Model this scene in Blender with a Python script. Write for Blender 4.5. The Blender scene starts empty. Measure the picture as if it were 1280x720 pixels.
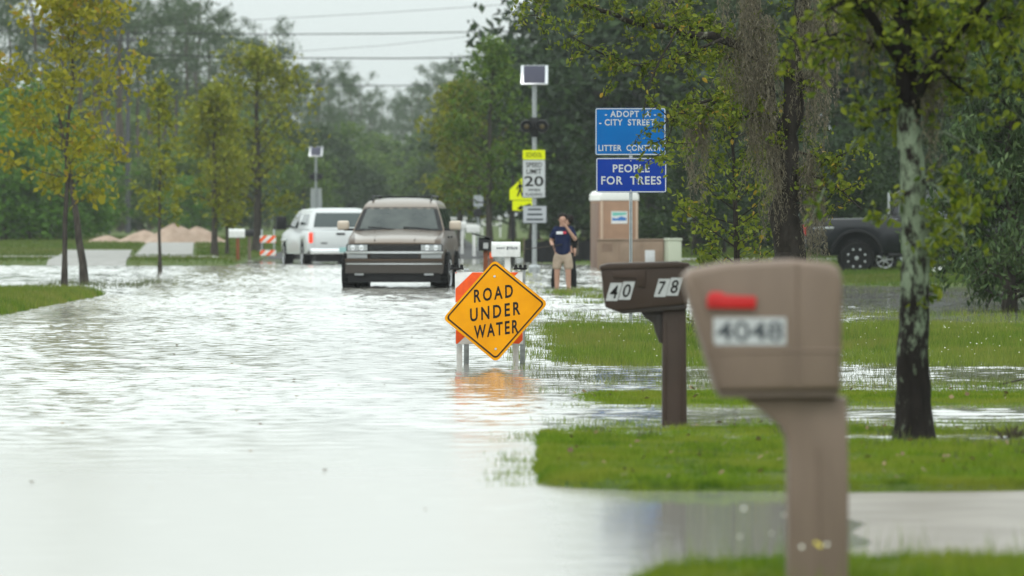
import bpy, bmesh, math, random
import numpy as np
from mathutils import Vector, Matrix, Euler
R = math.radians
scene = bpy.context.scene
COL = scene.collection

# ------------------------------------------------------------------ camera
F = 7111.0; CAMZ = 1.45; PITCH = math.atan(90 / F)
cam_d = bpy.data.cameras.new('camera'); cam = bpy.data.objects.new('camera', cam_d); COL.objects.link(cam)
cam.location = (0, 0, CAMZ); cam.rotation_euler = (math.pi / 2 - PITCH, 0, 0)
cam_d.sensor_width = 36; cam_d.lens = 200; cam_d.clip_start = 0.5; cam_d.clip_end = 6000
cam_d.dof.use_dof = True; cam_d.dof.focus_distance = 61; cam_d.dof.aperture_fstop = 4.2
scene.camera = cam

# ------------------------------------------------------------------ sky, sun, exposure
SUN_EL, SUN_AZ = 58, 200
w = bpy.data.worlds.new('World'); scene.world = w; w.use_nodes = True
nt = w.node_tree; nt.nodes.clear(); N = nt.nodes.new; L = nt.links.new
out = N('ShaderNodeOutputWorld'); bg = N('ShaderNodeBackground'); bg.inputs['Strength'].default_value = 0.1
sky = N('ShaderNodeTexSky'); sky.sky_type = 'NISHITA'; sky.sun_disc = False
sky.sun_elevation = R(SUN_EL); sky.sun_rotation = R(SUN_AZ); sky.dust_density = 4
hs = N('ShaderNodeHueSaturation'); hs.inputs['Saturation'].default_value = 0.12; L(sky.outputs[0], hs.inputs['Color'])
tc = N('ShaderNodeTexCoord'); sx = N('ShaderNodeSeparateXYZ'); L(tc.outputs['Generated'], sx.inputs[0])
mr = N('ShaderNodeMapRange'); mr.inputs[1].default_value = 0.0; mr.inputs[2].default_value = 0.22
mr.inputs[3].default_value = 7.9; mr.inputs[4].default_value = 17.5; L(sx.outputs['Z'], mr.inputs[0]); mr.interpolation_type = 'SMOOTHSTEP'
cb = N('ShaderNodeCombineColor'); 
for k, s in zip((0, 1, 2), (0.905, 1.0, 0.985)):
    m_ = N('ShaderNodeMath'); m_.operation = 'MULTIPLY'; m_.inputs[1].default_value = s
    L(mr.outputs[0], m_.inputs[0]); L(m_.outputs[0], cb.inputs[k])
mx = N('ShaderNodeMix'); mx.data_type = 'RGBA'; mx.inputs['Factor'].default_value = 0.85
L(hs.outputs[0], mx.inputs['A']); L(cb.outputs[0], mx.inputs['B'])
L(mx.outputs['Result'], bg.inputs['Color']); L(bg.outputs[0], out.inputs['Surface'])
sd = bpy.data.lights.new('sun', 'SUN'); sd.energy = 0.8; sd.angle = R(25); sd.color = (1, .97, .93)
so = bpy.data.objects.new('sun', sd); COL.objects.link(so)
so.rotation_euler = (R(90 - SUN_EL), 0, R(180 - SUN_AZ))
scene.view_settings.view_transform = 'Standard'; scene.view_settings.look = 'None'
scene.view_settings.exposure = 0.2; scene.view_settings.gamma = 1; scene.view_settings.use_curve_mapping = False
scene.render.engine = 'CYCLES'
cy = scene.cycles; cy.use_denoising = True; cy.max_bounces = 6; cy.diffuse_bounces = 3; cy.glossy_bounces = 3
cy.transmission_bounces = 4; cy.transparent_max_bounces = 8; cy.volume_bounces = 1
cy.caustics_reflective = False; cy.caustics_refractive = False; cy.sample_clamp_indirect = 6

# ------------------------------------------------------------------ helpers
def P(px, row, d):
    """world point at depth y=d that stands behind pixel (px,row) of the 1280x720 photograph"""
    a = (px - 640) / F; b = (360 - row) / F
    c, s = math.cos(PITCH), math.sin(PITCH)
    t = d / (c + b * s)
    return Vector((t * a, d, CAMZ + t * (b * c - s)))
def X(px, d): return (px - 640) / F * d
def gd(row, z=0.0): return (CAMZ - z) * F / (row - 270)

def mat(name, col, rough=0.6, metal=0, col2=None, scale=8, bump=0, bscale=60, coat=0, ior=None, detail=4, spec=None, stretch=None):
    m = bpy.data.materials.new(name); m.use_nodes = True
    t = m.node_tree; b = t.nodes['Principled BSDF']
    b.inputs['Roughness'].default_value = rough; b.inputs['Metallic'].default_value = metal
    b.inputs['Base Color'].default_value = (*col, 1)
    if coat: b.inputs['Coat Weight'].default_value = coat; b.inputs['Coat Roughness'].default_value = 0.05
    if ior: b.inputs['IOR'].default_value = ior
    if spec is None and rough >= .7: spec = .12
    if spec is not None: b.inputs['Specular IOR Level'].default_value = spec
    co = t.nodes.new('ShaderNodeTexCoord'); src = co.outputs['Object']
    if stretch:
        mp = t.nodes.new('ShaderNodeMapping'); mp.inputs['Scale'].default_value = stretch
        t.links.new(src, mp.inputs[0]); src = mp.outputs[0]
    if col2:
        n = t.nodes.new('ShaderNodeTexNoise'); n.inputs['Scale'].default_value = scale; n.inputs['Detail'].default_value = detail
        t.links.new(src, n.inputs['Vector'])
        rp = t.nodes.new('ShaderNodeMapRange'); rp.inputs[1].default_value = .35; rp.inputs[2].default_value = .65
        t.links.new(n.outputs['Fac'], rp.inputs[0])
        x = t.nodes.new('ShaderNodeMix'); x.data_type = 'RGBA'
        x.inputs['A'].default_value = (*col, 1); x.inputs['B'].default_value = (*col2, 1)
        t.links.new(rp.outputs[0], x.inputs['Factor']); t.links.new(x.outputs['Result'], b.inputs['Base Color'])
    if bump:
        n = t.nodes.new('ShaderNodeTexNoise'); n.inputs['Scale'].default_value = bscale; n.inputs['Detail'].default_value = 5
        t.links.new(src, n.inputs['Vector'])
        bp = t.nodes.new('ShaderNodeBump'); bp.inputs['Strength'].default_value = bump; bp.inputs['Distance'].default_value = .02
        t.links.new(n.outputs['Fac'], bp.inputs['Height']); t.links.new(bp.outputs[0], b.inputs['Normal'])
    return m

def leafmat(name, c1, c2, trans=0.35, rough=0.5, c3=None, p3=0.1):
    m = bpy.data.materials.new(name); m.use_nodes = True; t = m.node_tree
    b = t.nodes['Principled BSDF']; b.inputs['Roughness'].default_value = rough
    b.inputs['Specular IOR Level'].default_value = .2
    g = t.nodes.new('ShaderNodeNewGeometry')
    r = t.nodes.new('ShaderNodeValToRGB'); e = r.color_ramp.elements
    e[0].color = (*c1, 1); e[1].color = (*c2, 1)
    if c3:
        e[1].position = 1 - p3 - .02
        x = e.new(1 - p3); x.color = (*c3, 1)
    t.links.new(g.outputs['Random Per Island'], r.inputs[0]); t.links.new(r.outputs[0], b.inputs['Base Color'])
    tr = t.nodes.new('ShaderNodeBsdfTranslucent'); t.links.new(r.outputs[0], tr.inputs[0])
    mx = t.nodes.new('ShaderNodeMixShader'); mx.inputs[0].default_value = trans
    t.links.new(b.outputs[0], mx.inputs[1]); t.links.new(tr.outputs[0], mx.inputs[2])
    t.links.new(mx.outputs[0], t.nodes['Material Output'].inputs['Surface'])
    return m

def link(o, parent=None):
    COL.objects.link(o)
    if parent is not None: o.parent = parent
    return o
def tag(o, label=None, cat=None, group=None, kind=None):
    if label: o['label'] = label
    if cat: o['category'] = cat
    if group: o['group'] = group
    if kind: o['kind'] = kind
    return o
def thing(name, label, cat, loc=(0, 0, 0), rz=0, group=None):
    o = bpy.data.objects.new(name, None); o.empty_display_size = .2
    o.location = loc; o.rotation_euler = (0, 0, rz); link(o)
    return tag(o, label, cat, group)
def dup(o, loc=None, rz=None, sc=None, label=None, parent=None):
    c = o.copy(); COL.objects.link(c)
    if parent is not None: c.parent = parent
    for ch in list(o.children): dup(ch, parent=c)
    if loc is not None: c.location = loc
    if rz is not None: c.rotation_euler = (0, 0, rz)
    if sc is not None: c.scale = sc if hasattr(sc, '__len__') else (sc, sc, sc)
    if label: c['label'] = label
    return c

def np_mesh(name, v, faces_idx, fsize):
    """v (n,3), faces_idx (m,fsize)"""
    me = bpy.data.meshes.new(name)
    m = len(faces_idx)
    me.vertices.add(len(v)); me.vertices.foreach_set('co', np.asarray(v, np.float32).ravel())
    me.loops.add(m * fsize); me.loops.foreach_set('vertex_index', np.asarray(faces_idx, np.int32).ravel())
    me.polygons.add(m); me.polygons.foreach_set('loop_start', np.arange(0, m * fsize, fsize, dtype=np.int32))
    me.update(calc_edges=True)
    return me

class MB:
    def __init__(s): s.v = []; s.f = []
    def add(s, vs, fs):
        o = len(s.v); s.v += [tuple(p) for p in vs]; s.f += [tuple(i + o for i in f) for f in fs]; return s
    def addbm(s, bm, M=None):
        bm.verts.ensure_lookup_table(); bm.verts.index_update()
        s.add([(M @ v.co if M else v.co) for v in bm.verts], [[v.index for v in f.verts] for f in bm.faces]); bm.free(); return s
    def box(s, c, d, bev=0, rot=None, seg=2):
        bm = bmesh.new(); bmesh.ops.create_cube(bm, size=1)
        bmesh.ops.scale(bm, vec=d, verts=bm.verts)
        if bev: bmesh.ops.bevel(bm, geom=bm.edges[:], offset=bev, segments=seg, affect='EDGES', profile=.5)
        M = Matrix.Translation(c)
        if rot: M = M @ Euler(rot).to_matrix().to_4x4()
        return s.addbm(bm, M)
    def tube(s, pts, rad, n=8, cap=True):
        pts = [Vector(p) for p in pts]
        if not hasattr(rad, '__len__'): rad = [rad] * len(pts)
        vs = []; fs = []; ref = None
        for i, p in enumerate(pts):
            a = pts[max(i - 1, 0)]; b = pts[min(i + 1, len(pts) - 1)]; t = (b - a).normalized()
            if ref is None:
                ref = t.orthogonal().normalized()
            ref = (ref - t * ref.dot(t)); ref = ref.normalized() if ref.length > 1e-6 else t.orthogonal().normalized()
            q = t.cross(ref)
            for k in range(n):
                an = 2 * math.pi * k / n
                vs.append(p + (ref * math.cos(an) + q * math.sin(an)) * rad[i])
        for i in range(len(pts) - 1):
            for k in range(n):
                k2 = (k + 1) % n
                fs.append((i * n + k, i * n + k2, (i + 1) * n + k2, (i + 1) * n + k))
        if cap:
            fs.append(tuple(range(n))[::-1]); fs.append(tuple((len(pts) - 1) * n + k for k in range(n)))
        return s.add(vs, fs)
    def prism(s, poly, axis, a, b, bev=0, M=None, fn=None, seg=2):
        def v3(p, h):
            if axis == 'x': return (h, p[0], p[1])
            if axis == 'y': return (p[0], h, p[1])
            return (p[0], p[1], h)
        bm = bmesh.new()
        A = [bm.verts.new(v3(p, a)) for p in poly]; B = [bm.verts.new(v3(p, b)) for p in poly]
        n = len(poly)
        fa = bm.faces.new(A); fb = bm.faces.new(B[::-1])
        for i in range(n): bm.faces.new((A[i], B[i], B[(i + 1) % n], A[(i + 1) % n]))
        bmesh.ops.recalc_face_normals(bm, faces=bm.faces)
        if bev:
            e = [x for f in (fa, fb) for x in f.edges]
            bmesh.ops.bevel(bm, geom=e, offset=bev, segments=seg, affect='EDGES', profile=.5)
        big = [f for f in bm.faces if len(f.verts) > 4]
        bmesh.ops.triangulate(bm, faces=big)
        if fn:
            for v in bm.verts: v.co = fn(*v.co)
        return s.addbm(bm, M)
    def lathe(s, prof, c, axis='z', n=16):
        vs = []; fs = []
        for (r, h) in prof:
            for k in range(n):
                a = 2 * math.pi * k / n; x, y = r * math.cos(a), r * math.sin(a)
                p = {'z': (x, y, h), 'x': (h, x, y), 'y': (x, h, y)}[axis]
                vs.append((p[0] + c[0], p[1] + c[1], p[2] + c[2]))
        for i in range(len(prof) - 1):
            for k in range(n):
                k2 = (k + 1) % n; fs.append((i * n + k, i * n + k2, (i + 1) * n + k2, (i + 1) * n + k))
        fs.append(tuple(range(n))[::-1]); fs.append(tuple((len(prof) - 1) * n + k for k in range(n)))
        return s.add(vs, fs)
    def grid(s, rows):
        n = len(rows[0]); o = [p for r in rows for p in r]
        return s.add(o, [(i * n + j, i * n + j + 1, (i + 1) * n + j + 1, (i + 1) * n + j) for i in range(len(rows) - 1) for j in range(n - 1)])
    def build(s, name, m, parent=None, loc=None, rot=None, smooth=35, recalc=True):
        me = bpy.data.meshes.new(name); me.from_pydata(s.v, [], s.f)
        if recalc:
            bm = bmesh.new(); bm.from_mesh(me); bmesh.ops.recalc_face_normals(bm, faces=bm.faces); bm.to_mesh(me); bm.free()
        if smooth:
            me.shade_smooth(); me.set_sharp_from_angle(angle=R(smooth))
        me.materials.append(m)
        o = bpy.data.objects.new(name, me); link(o, parent)
        if loc is not None: o.location = loc
        if rot is not None: o.rotation_euler = rot
        return o

def rrect(w, h, r, n=5, cx=0, cz=0):
    p = []
    for (sx_, sz_, a0) in ((1, -1, -90), (1, 1, 0), (-1, 1, 90), (-1, -1, 180)):
        for k in range(n + 1):
            a = R(a0 + 90 * k / n)
            p.append((cx + sx_ * (w / 2 - r) + r * math.cos(a), cz + sz_ * (h / 2 - r) + r * math.sin(a)))
    return p
def ringstrip(mb, outer, inner, y):
    n = len(outer)
    mb.add([(a, y, b) for a, b in outer] + [(a, y, b) for a, b in inner], [(i, (i + 1) % n, n + (i + 1) % n, n + i) for i in range(n)])
    return mb

def lettering(txt, w_, h_, m, parent, loc, name='lettering', bold=0.0, slant=0, rot=None, spacing=1.0):
    """letters facing -y, fitted into a w x h box centred on loc"""
    cu = bpy.data.curves.new(name, 'FONT'); cu.body = txt; cu.size = 1; cu.offset = bold; cu.extrude = .004; cu.shear = slant
    cu.resolution_u = 3; cu.space_character = spacing
    o = bpy.data.objects.new(name, cu); COL.objects.link(o)
    dg = bpy.context.evaluated_depsgraph_get(); me = bpy.data.meshes.new_from_object(o.evaluated_get(dg))
    bpy.data.objects.remove(o); bpy.data.curves.remove(cu)
    n = len(me.vertices); v = np.zeros(n * 3, np.float32); me.vertices.foreach_get('co', v); v = v.reshape(-1, 3)
    lo, hi = v.min(0), v.max(0); c = (lo + hi) / 2
    k = np.array([w_ / (hi[0] - lo[0]), h_ / (hi[1] - lo[1]), .15])
    v = (v - c) * k
    v = np.stack([v[:, 0], -v[:, 2], v[:, 1]], 1)
    me.vertices.foreach_set('co', v.astype(np.float32).ravel()); me.update(); me.name = name
    me.materials.clear(); me.materials.append(m)
    ob = bpy.data.objects.new(name, me); link(ob, parent); ob.location = loc
    if rot: ob.rotation_euler = rot
    return ob

# ------------------------------------------------------------------ materials
M = {}
M['black'] = mat('black_paint', (.010, .010, .011), .5, spec=.2)
M['rubber'] = mat('rubber', (.012, .012, .012), .8, bump=.2)
M['darkplastic'] = mat('dark_plastic', (.015, .015, .016), .55, spec=.2)
M['chrome'] = mat('chrome', (.82, .83, .85), .22, .85)
M['alloy'] = mat('alloy', (.55, .56, .58), .28, 1)
M['galv'] = mat('galvanised', (.42, .44, .45), .45, .7, col2=(.3, .32, .33), scale=20)
M['glass'] = mat('car_glass', (.03, .04, .04), .03, spec=.6)
M['clearlamp'] = mat('lamp_lens', (.36, .38, .39), .1, spec=.5)
M['whitepaint'] = mat('white_paint', (.78, .79, .79), .35, col2=(.7, .71, .7), scale=5)
M['white'] = mat('white_sheet', (.68, .68, .67), .5, col2=(.58, .58, .57), scale=12, spec=.25)
M['orange'] = mat('orange_sheet', (.80, .10, .012), .45, col2=(.70, .085, .012), scale=15, spec=.2)
M['signyellow'] = mat('sign_amber', (.66, .275, .001), .55, col2=(.57, .225, .001), scale=3.5, spec=.06)
M['concrete'] = mat('concrete', (.31, .305, .29), .8, col2=(.24, .235, .22), scale=2.5, bump=.25, bscale=30)
M['bark'] = mat('bark', (.035, .03, .026), .9, col2=(.075, .065, .055), scale=14, bump=1, bscale=30, stretch=(1, 1, .3))
M['pinebark'] = mat('pine_bark', (.05, .042, .038), .9, col2=(.1, .075, .06), scale=5, bump=1, bscale=12, stretch=(1, 1, .25))
M['skin'] = mat('skin', (.42, .24, .17), .55)
M['hair'] = mat('hair', (.012, .009, .008), .7)

# ------------------------------------------------------------------ terrain
rng = np.random.default_rng(7)
def sm(a, b, x):
    t = np.clip((x - a) / (b - a), 0, 1); return t * t * (3 - 2 * t)
def wob(x, y, s, seed=0):
    """cheap smooth noise, about -1..1"""
    a = np.sin(x * s * 1.3 + 1.7 * seed + 1.1 * np.sin(y * s * .9 + seed)); b = np.sin(y * s * 1.1 + 2.3 * seed + 1.3 * np.sin(x * s * .7 + 2 * seed))
    c = np.sin((x + y) * s * 2.1 + seed) * .5
    return (a + b + c) / 2.5
def rsdf(x, y, x0, x1, y0, y1, r):
    cx, cy = (x0 + x1) / 2, (y0 + y1) / 2
    qx = np.abs(x - cx) - ((x1 - x0) / 2 - r); qy = np.abs(y - cy) - ((y1 - y0) / 2 - r)
    return np.hypot(np.maximum(qx, 0), np.maximum(qy, 0)) + np.minimum(np.maximum(qx, qy), 0) - r
def xedge(y): return np.where(y > 150, -(y - 150) * .018, 0.0)
LAWNS = [  # x0 x1 y0 y1 r height softness
    (.40, 60, -60, 22.7, .9, .09, .25),
    (.12, 60, 29.9, 39.0, .95, .05, .10),
    (.35, 60, 43.4, 47.0, .6, .012, .5),
    (.12, 60, 54.3, 76, 1.2, -.012, .8),
    (6.3, 90, 116, 168, 5, .06, 2.5),
    (-90, -7.42, 80, 105, .6, .07, .5)]
def H(x, y):
    x = np.asarray(x, float); y = np.asarray(y, float)
    h = np.full(np.broadcast(x, y).shape, -.14)
    for (x0, x1, y0, y1, r, t, s) in LAWNS:
        d = rsdf(x, y, x0, x1, y0, y1, r) + wob(x, y, 3.0, 2) * .07 * min(1, s * 3)
        if y0 == 29.9: t = t - .05 * sm(31, 38.5, y)
        h = np.maximum(h, -.14 + (t + .14) * sm(s, -s, d) + wob(x, y, 1.7, 5) * .012)
    # puddle on the second lawn
    pd = np.exp(-((y - 37.0) / .5) ** 2) * sm(1.7, 2.4, x)
    h = h - .07 * pd * (x < 20)
    xe = xedge(y)
    # far verge on the far side of the road bend, and the bank with the dirt
    rv = sm(-1.5, 3, x - (.6 + xe)) * sm(158, 176, y); h = np.maximum(h, -.14 + rv * (.3 + .0006 * np.maximum(y - 176, 0)))
    lv = sm(-7.2, -8.4, x - xe) * sm(163, 167, y); h = np.maximum(h, -.14 + lv * (.27 + .2 * sm(180, 240, y) + .0004 * np.maximum(y - 240, 0)))
    out = sm(28, 45, np.abs(x + 3)); h = np.maximum(h, -.14 + out * .6)
    return h

xs = np.unique(np.concatenate([np.linspace(-900, -60, 16), np.linspace(-60, -18, 40), np.arange(-18, -7, .3), np.arange(-9, 8, .12), np.arange(8, 30, .6), np.linspace(30, 60, 15), np.linspace(60, 900, 16)]))
ys = np.unique(np.concatenate([np.linspace(-120, 14, 14), np.arange(14, 60, .14), np.arange(60, 130, .45), np.arange(130, 270, 1.5), np.linspace(270, 1800, 52)]))
gx, gy = np.meshgrid(xs, ys); gz = H(gx, gy)
v = np.stack([gx, gy, gz], -1).reshape(-1, 3); nx = len(xs)
ii, jj = np.meshgrid(np.arange(len(ys) - 1), np.arange(nx - 1), indexing='ij'); b0 = (ii * nx + jj).ravel()
me = np_mesh('ground', v, np.stack([b0, b0 + 1, b0 + nx + 1, b0 + nx], 1), 4)
me.shade_smooth()
M['soil'] = mat('lawn_soil', (.05, .085, .016), .9, col2=(.085, .10, .03), scale=.9, bump=.6, bscale=12, detail=8)
me.materials.append(M['soil'])
tag(link(bpy.data.objects.new('ground', me)), kind='structure')

# the road under the flood
mb = MB(); rows = []
for y in list(range(-60, 160, 10)) + list(range(160, 900, 30)):
    e = float(xedge(np.array(float(y)))); z = -.125 if y < 160 else min(.3, -.125 + (y - 160) * .004)
    rows.append([(x + e, y, z + (.004 if abs(x + 3.75) < 3 else 0)) for x in (-7.6, -5.7, -3.8, -1.9, .05)])
mb.grid(rows)
M['asphalt'] = mat('asphalt', (.05, .05, .052), .8, col2=(.07, .07, .07), scale=6)
tag(mb.build('road', M['asphalt']), kind='structure')

# flood water
WAVE = 1.0
def water_material():
    m = bpy.data.materials.new('flood_water'); m.use_nodes = True; t = m.node_tree; Ln = t.links.new; Nn = t.nodes.new
    b = t.nodes['Principled BSDF']; b.inputs['Base Color'].default_value = (.31, .30, .27, 1)
    b.inputs['Roughness'].default_value = .03; b.inputs['IOR'].default_value = 1.333
    g = Nn('ShaderNodeNewGeometry'); s = Nn('ShaderNodeSeparateXYZ'); Ln(g.outputs['Position'], s.inputs[0])
    def noise(scale, st, det=3, off=0):
        mp = Nn('ShaderNodeMapping'); mp.inputs['Scale'].default_value = st; mp.inputs['Location'].default_value = (off, off * 2, 0); mp.inputs['Rotation'].default_value = (0, 0, R(7))
        Ln(g.outputs['Position'], mp.inputs[0])
        n = Nn('ShaderNodeTexNoise'); n.inputs['Scale'].default_value = scale; n.inputs['Detail'].default_value = det; n.inputs['Roughness'].default_value = .55
        Ln(mp.outputs[0], n.inputs['Vector']); return n.outputs['Fac']
    def math_(op, a, b_, c=None):
        q = Nn('ShaderNodeMath'); q.operation = op
        for i, z in enumerate((a, b_, c)):
            if z is None: continue
            if isinstance(z, (int, float)): q.inputs[i].default_value = z
            else: Ln(z, q.inputs[i])
        return q.outputs[0]
    def rng_(x, a, b_, c, d):
        q = Nn('ShaderNodeMapRange'); q.interpolation_type = 'SMOOTHSTEP'
        for i, z in enumerate((a, b_, c, d)): q.inputs[i + 1].default_value = z
        Ln(x, q.inputs[0]); return q.outputs[0]
    big = noise(.55, (.45, 1, 1), 2); mid = noise(2.4, (.55, 1, 1), 3, 3); fine = noise(11, (.7, 1, 1), 2, 7)
    h = math_('ADD', math_('MULTIPLY', mid, .006), math_('MULTIPLY', fine, .0035))
    # gusts: patches of rougher water on the open road; sheltered among the lawns
    gust = rng_(noise(.12, (.25, 1, 1), 2, 11), .38, .62, .45, 1.25)
    shelter = rng_(s.outputs['X'], .2, 5, 1.0, .3)
    ro = math_('ADD', math_('MULTIPLY', rng_(s.outputs['Y'], 29, 47, .21, .012), rng_(s.outputs['X'], .0, .9, 1.0, .1)), .022)
    Ln(ro, b.inputs['Roughness'])
    near = rng_(s.outputs['Y'], 28, 46, .2, 1.0)
    amp = math_('MULTIPLY', math_('MULTIPLY', gust, shelter), near)
    bp = Nn('ShaderNodeBump'); bp.inputs['Distance'].default_value = 1.0; Ln(amp, bp.inputs['Strength']); Ln(h, bp.inputs['Height'])
    Ln(bp.outputs[0], b.inputs['Normal'])
    return m
M['water'] = water_material()
wx = np.unique(np.concatenate([np.linspace(-90, -18, 60), np.arange(-18, -10, .16), np.arange(-10, 6, .052), np.arange(6, 14, .16), np.linspace(14, 90, 60)]))
wy = np.unique(np.concatenate([np.linspace(-60, 20, 50), np.arange(20, 62, .045), np.arange(62, 100, .07), np.arange(100, 172, .12), np.linspace(172, 230, 40)]))
qx, qy = np.meshgrid(wx.astype(np.float32), wy.astype(np.float32)); wz = np.zeros_like(qx); wr_ = np.random.default_rng(3)
WIND = -1.25      # breeze along the street
for i in range(44):
    lam = .15 * (.75 / .15) ** (i / 43); a = WIND + wr_.normal() * .75; k = 2 * np.pi / lam; s = .0122 * (1.0 if lam < .9 else .75)
    ph = wr_.uniform(0, 6.28) + .8 * np.sin(qx * wr_.uniform(.1, .5) + qy * wr_.uniform(.05, .25) + wr_.uniform(0, 6))
    nf = 1 - (.88 if lam > .28 else .55) * sm(46, 30, qy) - (.3 if lam > .4 else 0) * sm(50, 56, qy) * sm(85, 70, qy)
    wz += nf * (s * 1.414 / k) * np.sin(k * (np.cos(a) * qx + np.sin(a) * qy) + ph)
gust = .62 + .5 * sm(-.5, .7, wob(qx, qy * .35, .55, 3) + .5 * wob(qx, qy * .5, 1.7, 8))
shel = 1 - .95 * sm(.15, .9, qx) * sm(32, 30, qy) - .75 * sm(3.6, 6, qx) * sm(70, 80, qy) - .35 * sm(.2, 1.5, qx) * sm(30, 34, qy) * sm(76, 72, qy)
fade = sm(19, 23, qy) * sm(190, 160, qy) * sm(-30, -16, qx) * sm(20, 12, qx)
lee = 1 - .42 * sm(-1.3, -.7, qx) * sm(.9, .4, qx) * sm(44, 48, qy) * sm(56, 54, qy)
wz = wz * gust * shel * lee * fade * WAVE * (1 + .45 * sm(60, 110, qy)) 
nxw = len(wx); ii, jj = np.meshgrid(np.arange(len(wy) - 1), np.arange(nxw - 1), indexing='ij'); b0 = (ii * nxw + jj).ravel()
me = np_mesh('flood_water', np.stack([qx, qy, wz], -1).reshape(-1, 3), np.stack([b0, b0 + 1, b0 + nxw + 1, b0 + nxw], 1), 4)
me.shade_smooth(); me.materials.append(M['water']); tag(link(bpy.data.objects.new('flood_water', me)), kind='structure')

# driveways
def sheet(name, x0, x1, y0, y1, fz, m, nx=30, ny=14, skew=0):
    rows = [[(x0 + (x1 - x0) * i / nx + skew * j / ny, y0 + (y1 - y0) * j / ny, 0) for i in range(nx + 1)] for j in range(ny + 1)]
    rows = [[(p[0], p[1], float(fz(p[0], p[1]))) for p in r] for r in rows]
    return tag(MB().grid(rows).build(name, m), kind='structure')
M['wetconcrete'] = mat('wet_concrete', (.21, .18, .15), .42, spec=.35, col2=(.14, .115, .09), scale=1.6, bump=.15, bscale=25)
sheet('driveway', .4, 14, 24.15, 29.75, lambda x, y: .014 * (x - 1.62) + .004 * wob(np.array(x), np.array(y), 1.6, 3), M['wetconcrete'], 70, 24)
sheet('driveway', .4, 14, 40.0, 43.0, lambda x, y: -.03 + .006 * (x - 3.2), M['wetconcrete'], 60, 6)
HB = lambda x, y: H(np.array(x), np.array(y)) + .03
sheet('driveway', -13.4, -11.1, 163.4, 205, HB, M['concrete'], 6, 20, skew=-2.6)
sheet('driveway', -12.4, -10.5, 187, 236, HB, M['concrete'], 6, 20, skew=-2.7)
sheet('sidewalk', -60, -8.3, 180, 183.5, lambda x, y: HB(x, y) + .005, M['concrete'], 40, 3)
sheet('sidewalk', 3, 40, 171, 173, HB, M['concrete'], 30, 3)

# ------------------------------------------------------------------ grass
def grassmat(name, c1, c2, c3, sc=.8):
    m = leafmat(name, c1, c2, .3, .45); t = m.node_tree
    b = t.nodes['Principled BSDF']; src = b.inputs['Base Color'].links[0].from_socket
    g = t.nodes.new('ShaderNodeNewGeometry'); n = t.nodes.new('ShaderNodeTexNoise'); n.inputs['Scale'].default_value = sc; n.inputs['Detail'].default_value = 4
    t.links.new(g.outputs['Position'], n.inputs['Vector'])
    r = t.nodes.new('ShaderNodeMapRange'); r.inputs[1].default_value = .42; r.inputs[2].default_value = .68; t.links.new(n.outputs['Fac'], r.inputs[0])
    x = t.nodes.new('ShaderNodeMix'); x.data_type = 'RGBA'; x.inputs['B'].default_value = (*c3, 1)
    t.links.new(r.outputs[0], x.inputs['Factor'])
    n2 = t.nodes.new('ShaderNodeTexNoise'); n2.inputs['Scale'].default_value = sc * 6; n2.inputs['Detail'].default_value = 3; t.links.new(g.outputs['Position'], n2.inputs['Vector'])
    r2 = t.nodes.new('ShaderNodeMapRange'); r2.inputs[1].default_value = .4; r2.inputs[2].default_value = .66; t.links.new(n2.outputs['Fac'], r2.inputs[0])
    x2 = t.nodes.new('ShaderNodeMix'); x2.data_type = 'RGBA'; x2.inputs['B'].default_value = (c1[0] * .5, c1[1] * .62, c1[2] * .7, 1)
    t.links.new(r2.outputs[0], x2.inputs['Factor']); t.links.new(src, x2.inputs['A']); t.links.new(x2.outputs['Result'], x.inputs['A'])
    t.links.new(x.outputs['Result'], b.inputs['Base Color'])
    for nd in t.nodes:
        if nd.type == 'BSDF_TRANSLUCENT': t.links.new(x.outputs['Result'], nd.inputs[0])
    return m
M['lawn'] = grassmat('lawn_grass', (.115, .20, .008), (.20, .285, .015), (.22, .25, .028), 1.4)
M['wildgrass'] = grassmat('tall_grass', (.10, .175, .012), (.18, .25, .024), (.20, .21, .045), .7)
M['fargrass'] = grassmat('verge_grass', (.075, .13, .014), (.12, .17, .022), (.14, .15, .04), .15)
M['reed'] = leafmat('sedge', (.05, .08, .02), (.11, .12, .04), .2)
def grass(name, xy, hgt, wid, m, z=None, lean=.45):
    n = len(xy); x, y = xy[:, 0], xy[:, 1]
    z = H(x, y) - .01 if z is None else z
    a = rng.uniform(0, 2 * np.pi, n); q = rng.uniform(-.5, .5, n)   # blade faces roughly along the street
    wx, wy = np.cos(q) * wid / 2, np.sin(q) * wid / 2
    le = rng.uniform(.05, lean, n) * hgt
    tip = np.stack([x + np.cos(a) * le, y + np.sin(a) * le, z + hgt], 1)
    v = np.stack([np.stack([x - wx, y - wy, z], 1), np.stack([x + wx, y + wy, z], 1), tip], 1).reshape(-1, 3)
    me = np_mesh(name, v, np.arange(3 * n).reshape(-1, 3), 3); me.materials.append(m)
    return tag(link(bpy.data.objects.new(name, me)), kind='stuff')
def samp(n, x0, x1, y0, y1, zmin=.0):
    p = np.stack([rng.uniform(x0, x1, n), rng.uniform(y0, y1, n)], 1)
    return p[H(p[:, 0], p[:, 1]) > zmin]
def view(p, mrg=1.0):
    return p[np.abs(p[:, 0]) < .09 * p[:, 1] + mrg]
U = rng.uniform
p = view(np.concatenate([samp(260000, .1, 6, 29.5, 40, -.012), samp(60000, .05, 6, 29.7, 30.1, -.05), samp(14000, .0, .45, 30, 39, -.05)]), .6)
def tuft(p): return 1 + .35 * wob(p[:, 0], p[:, 1], 2, 1) + .4 * wob(p[:, 0], p[:, 1], 9, 4) + .3 * wob(p[:, 0], p[:, 1], 23, 7)
p = p[U(0, 1, len(p)) < .8 + .35 * wob(p[:, 0], p[:, 1], 14, 3)]
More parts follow.
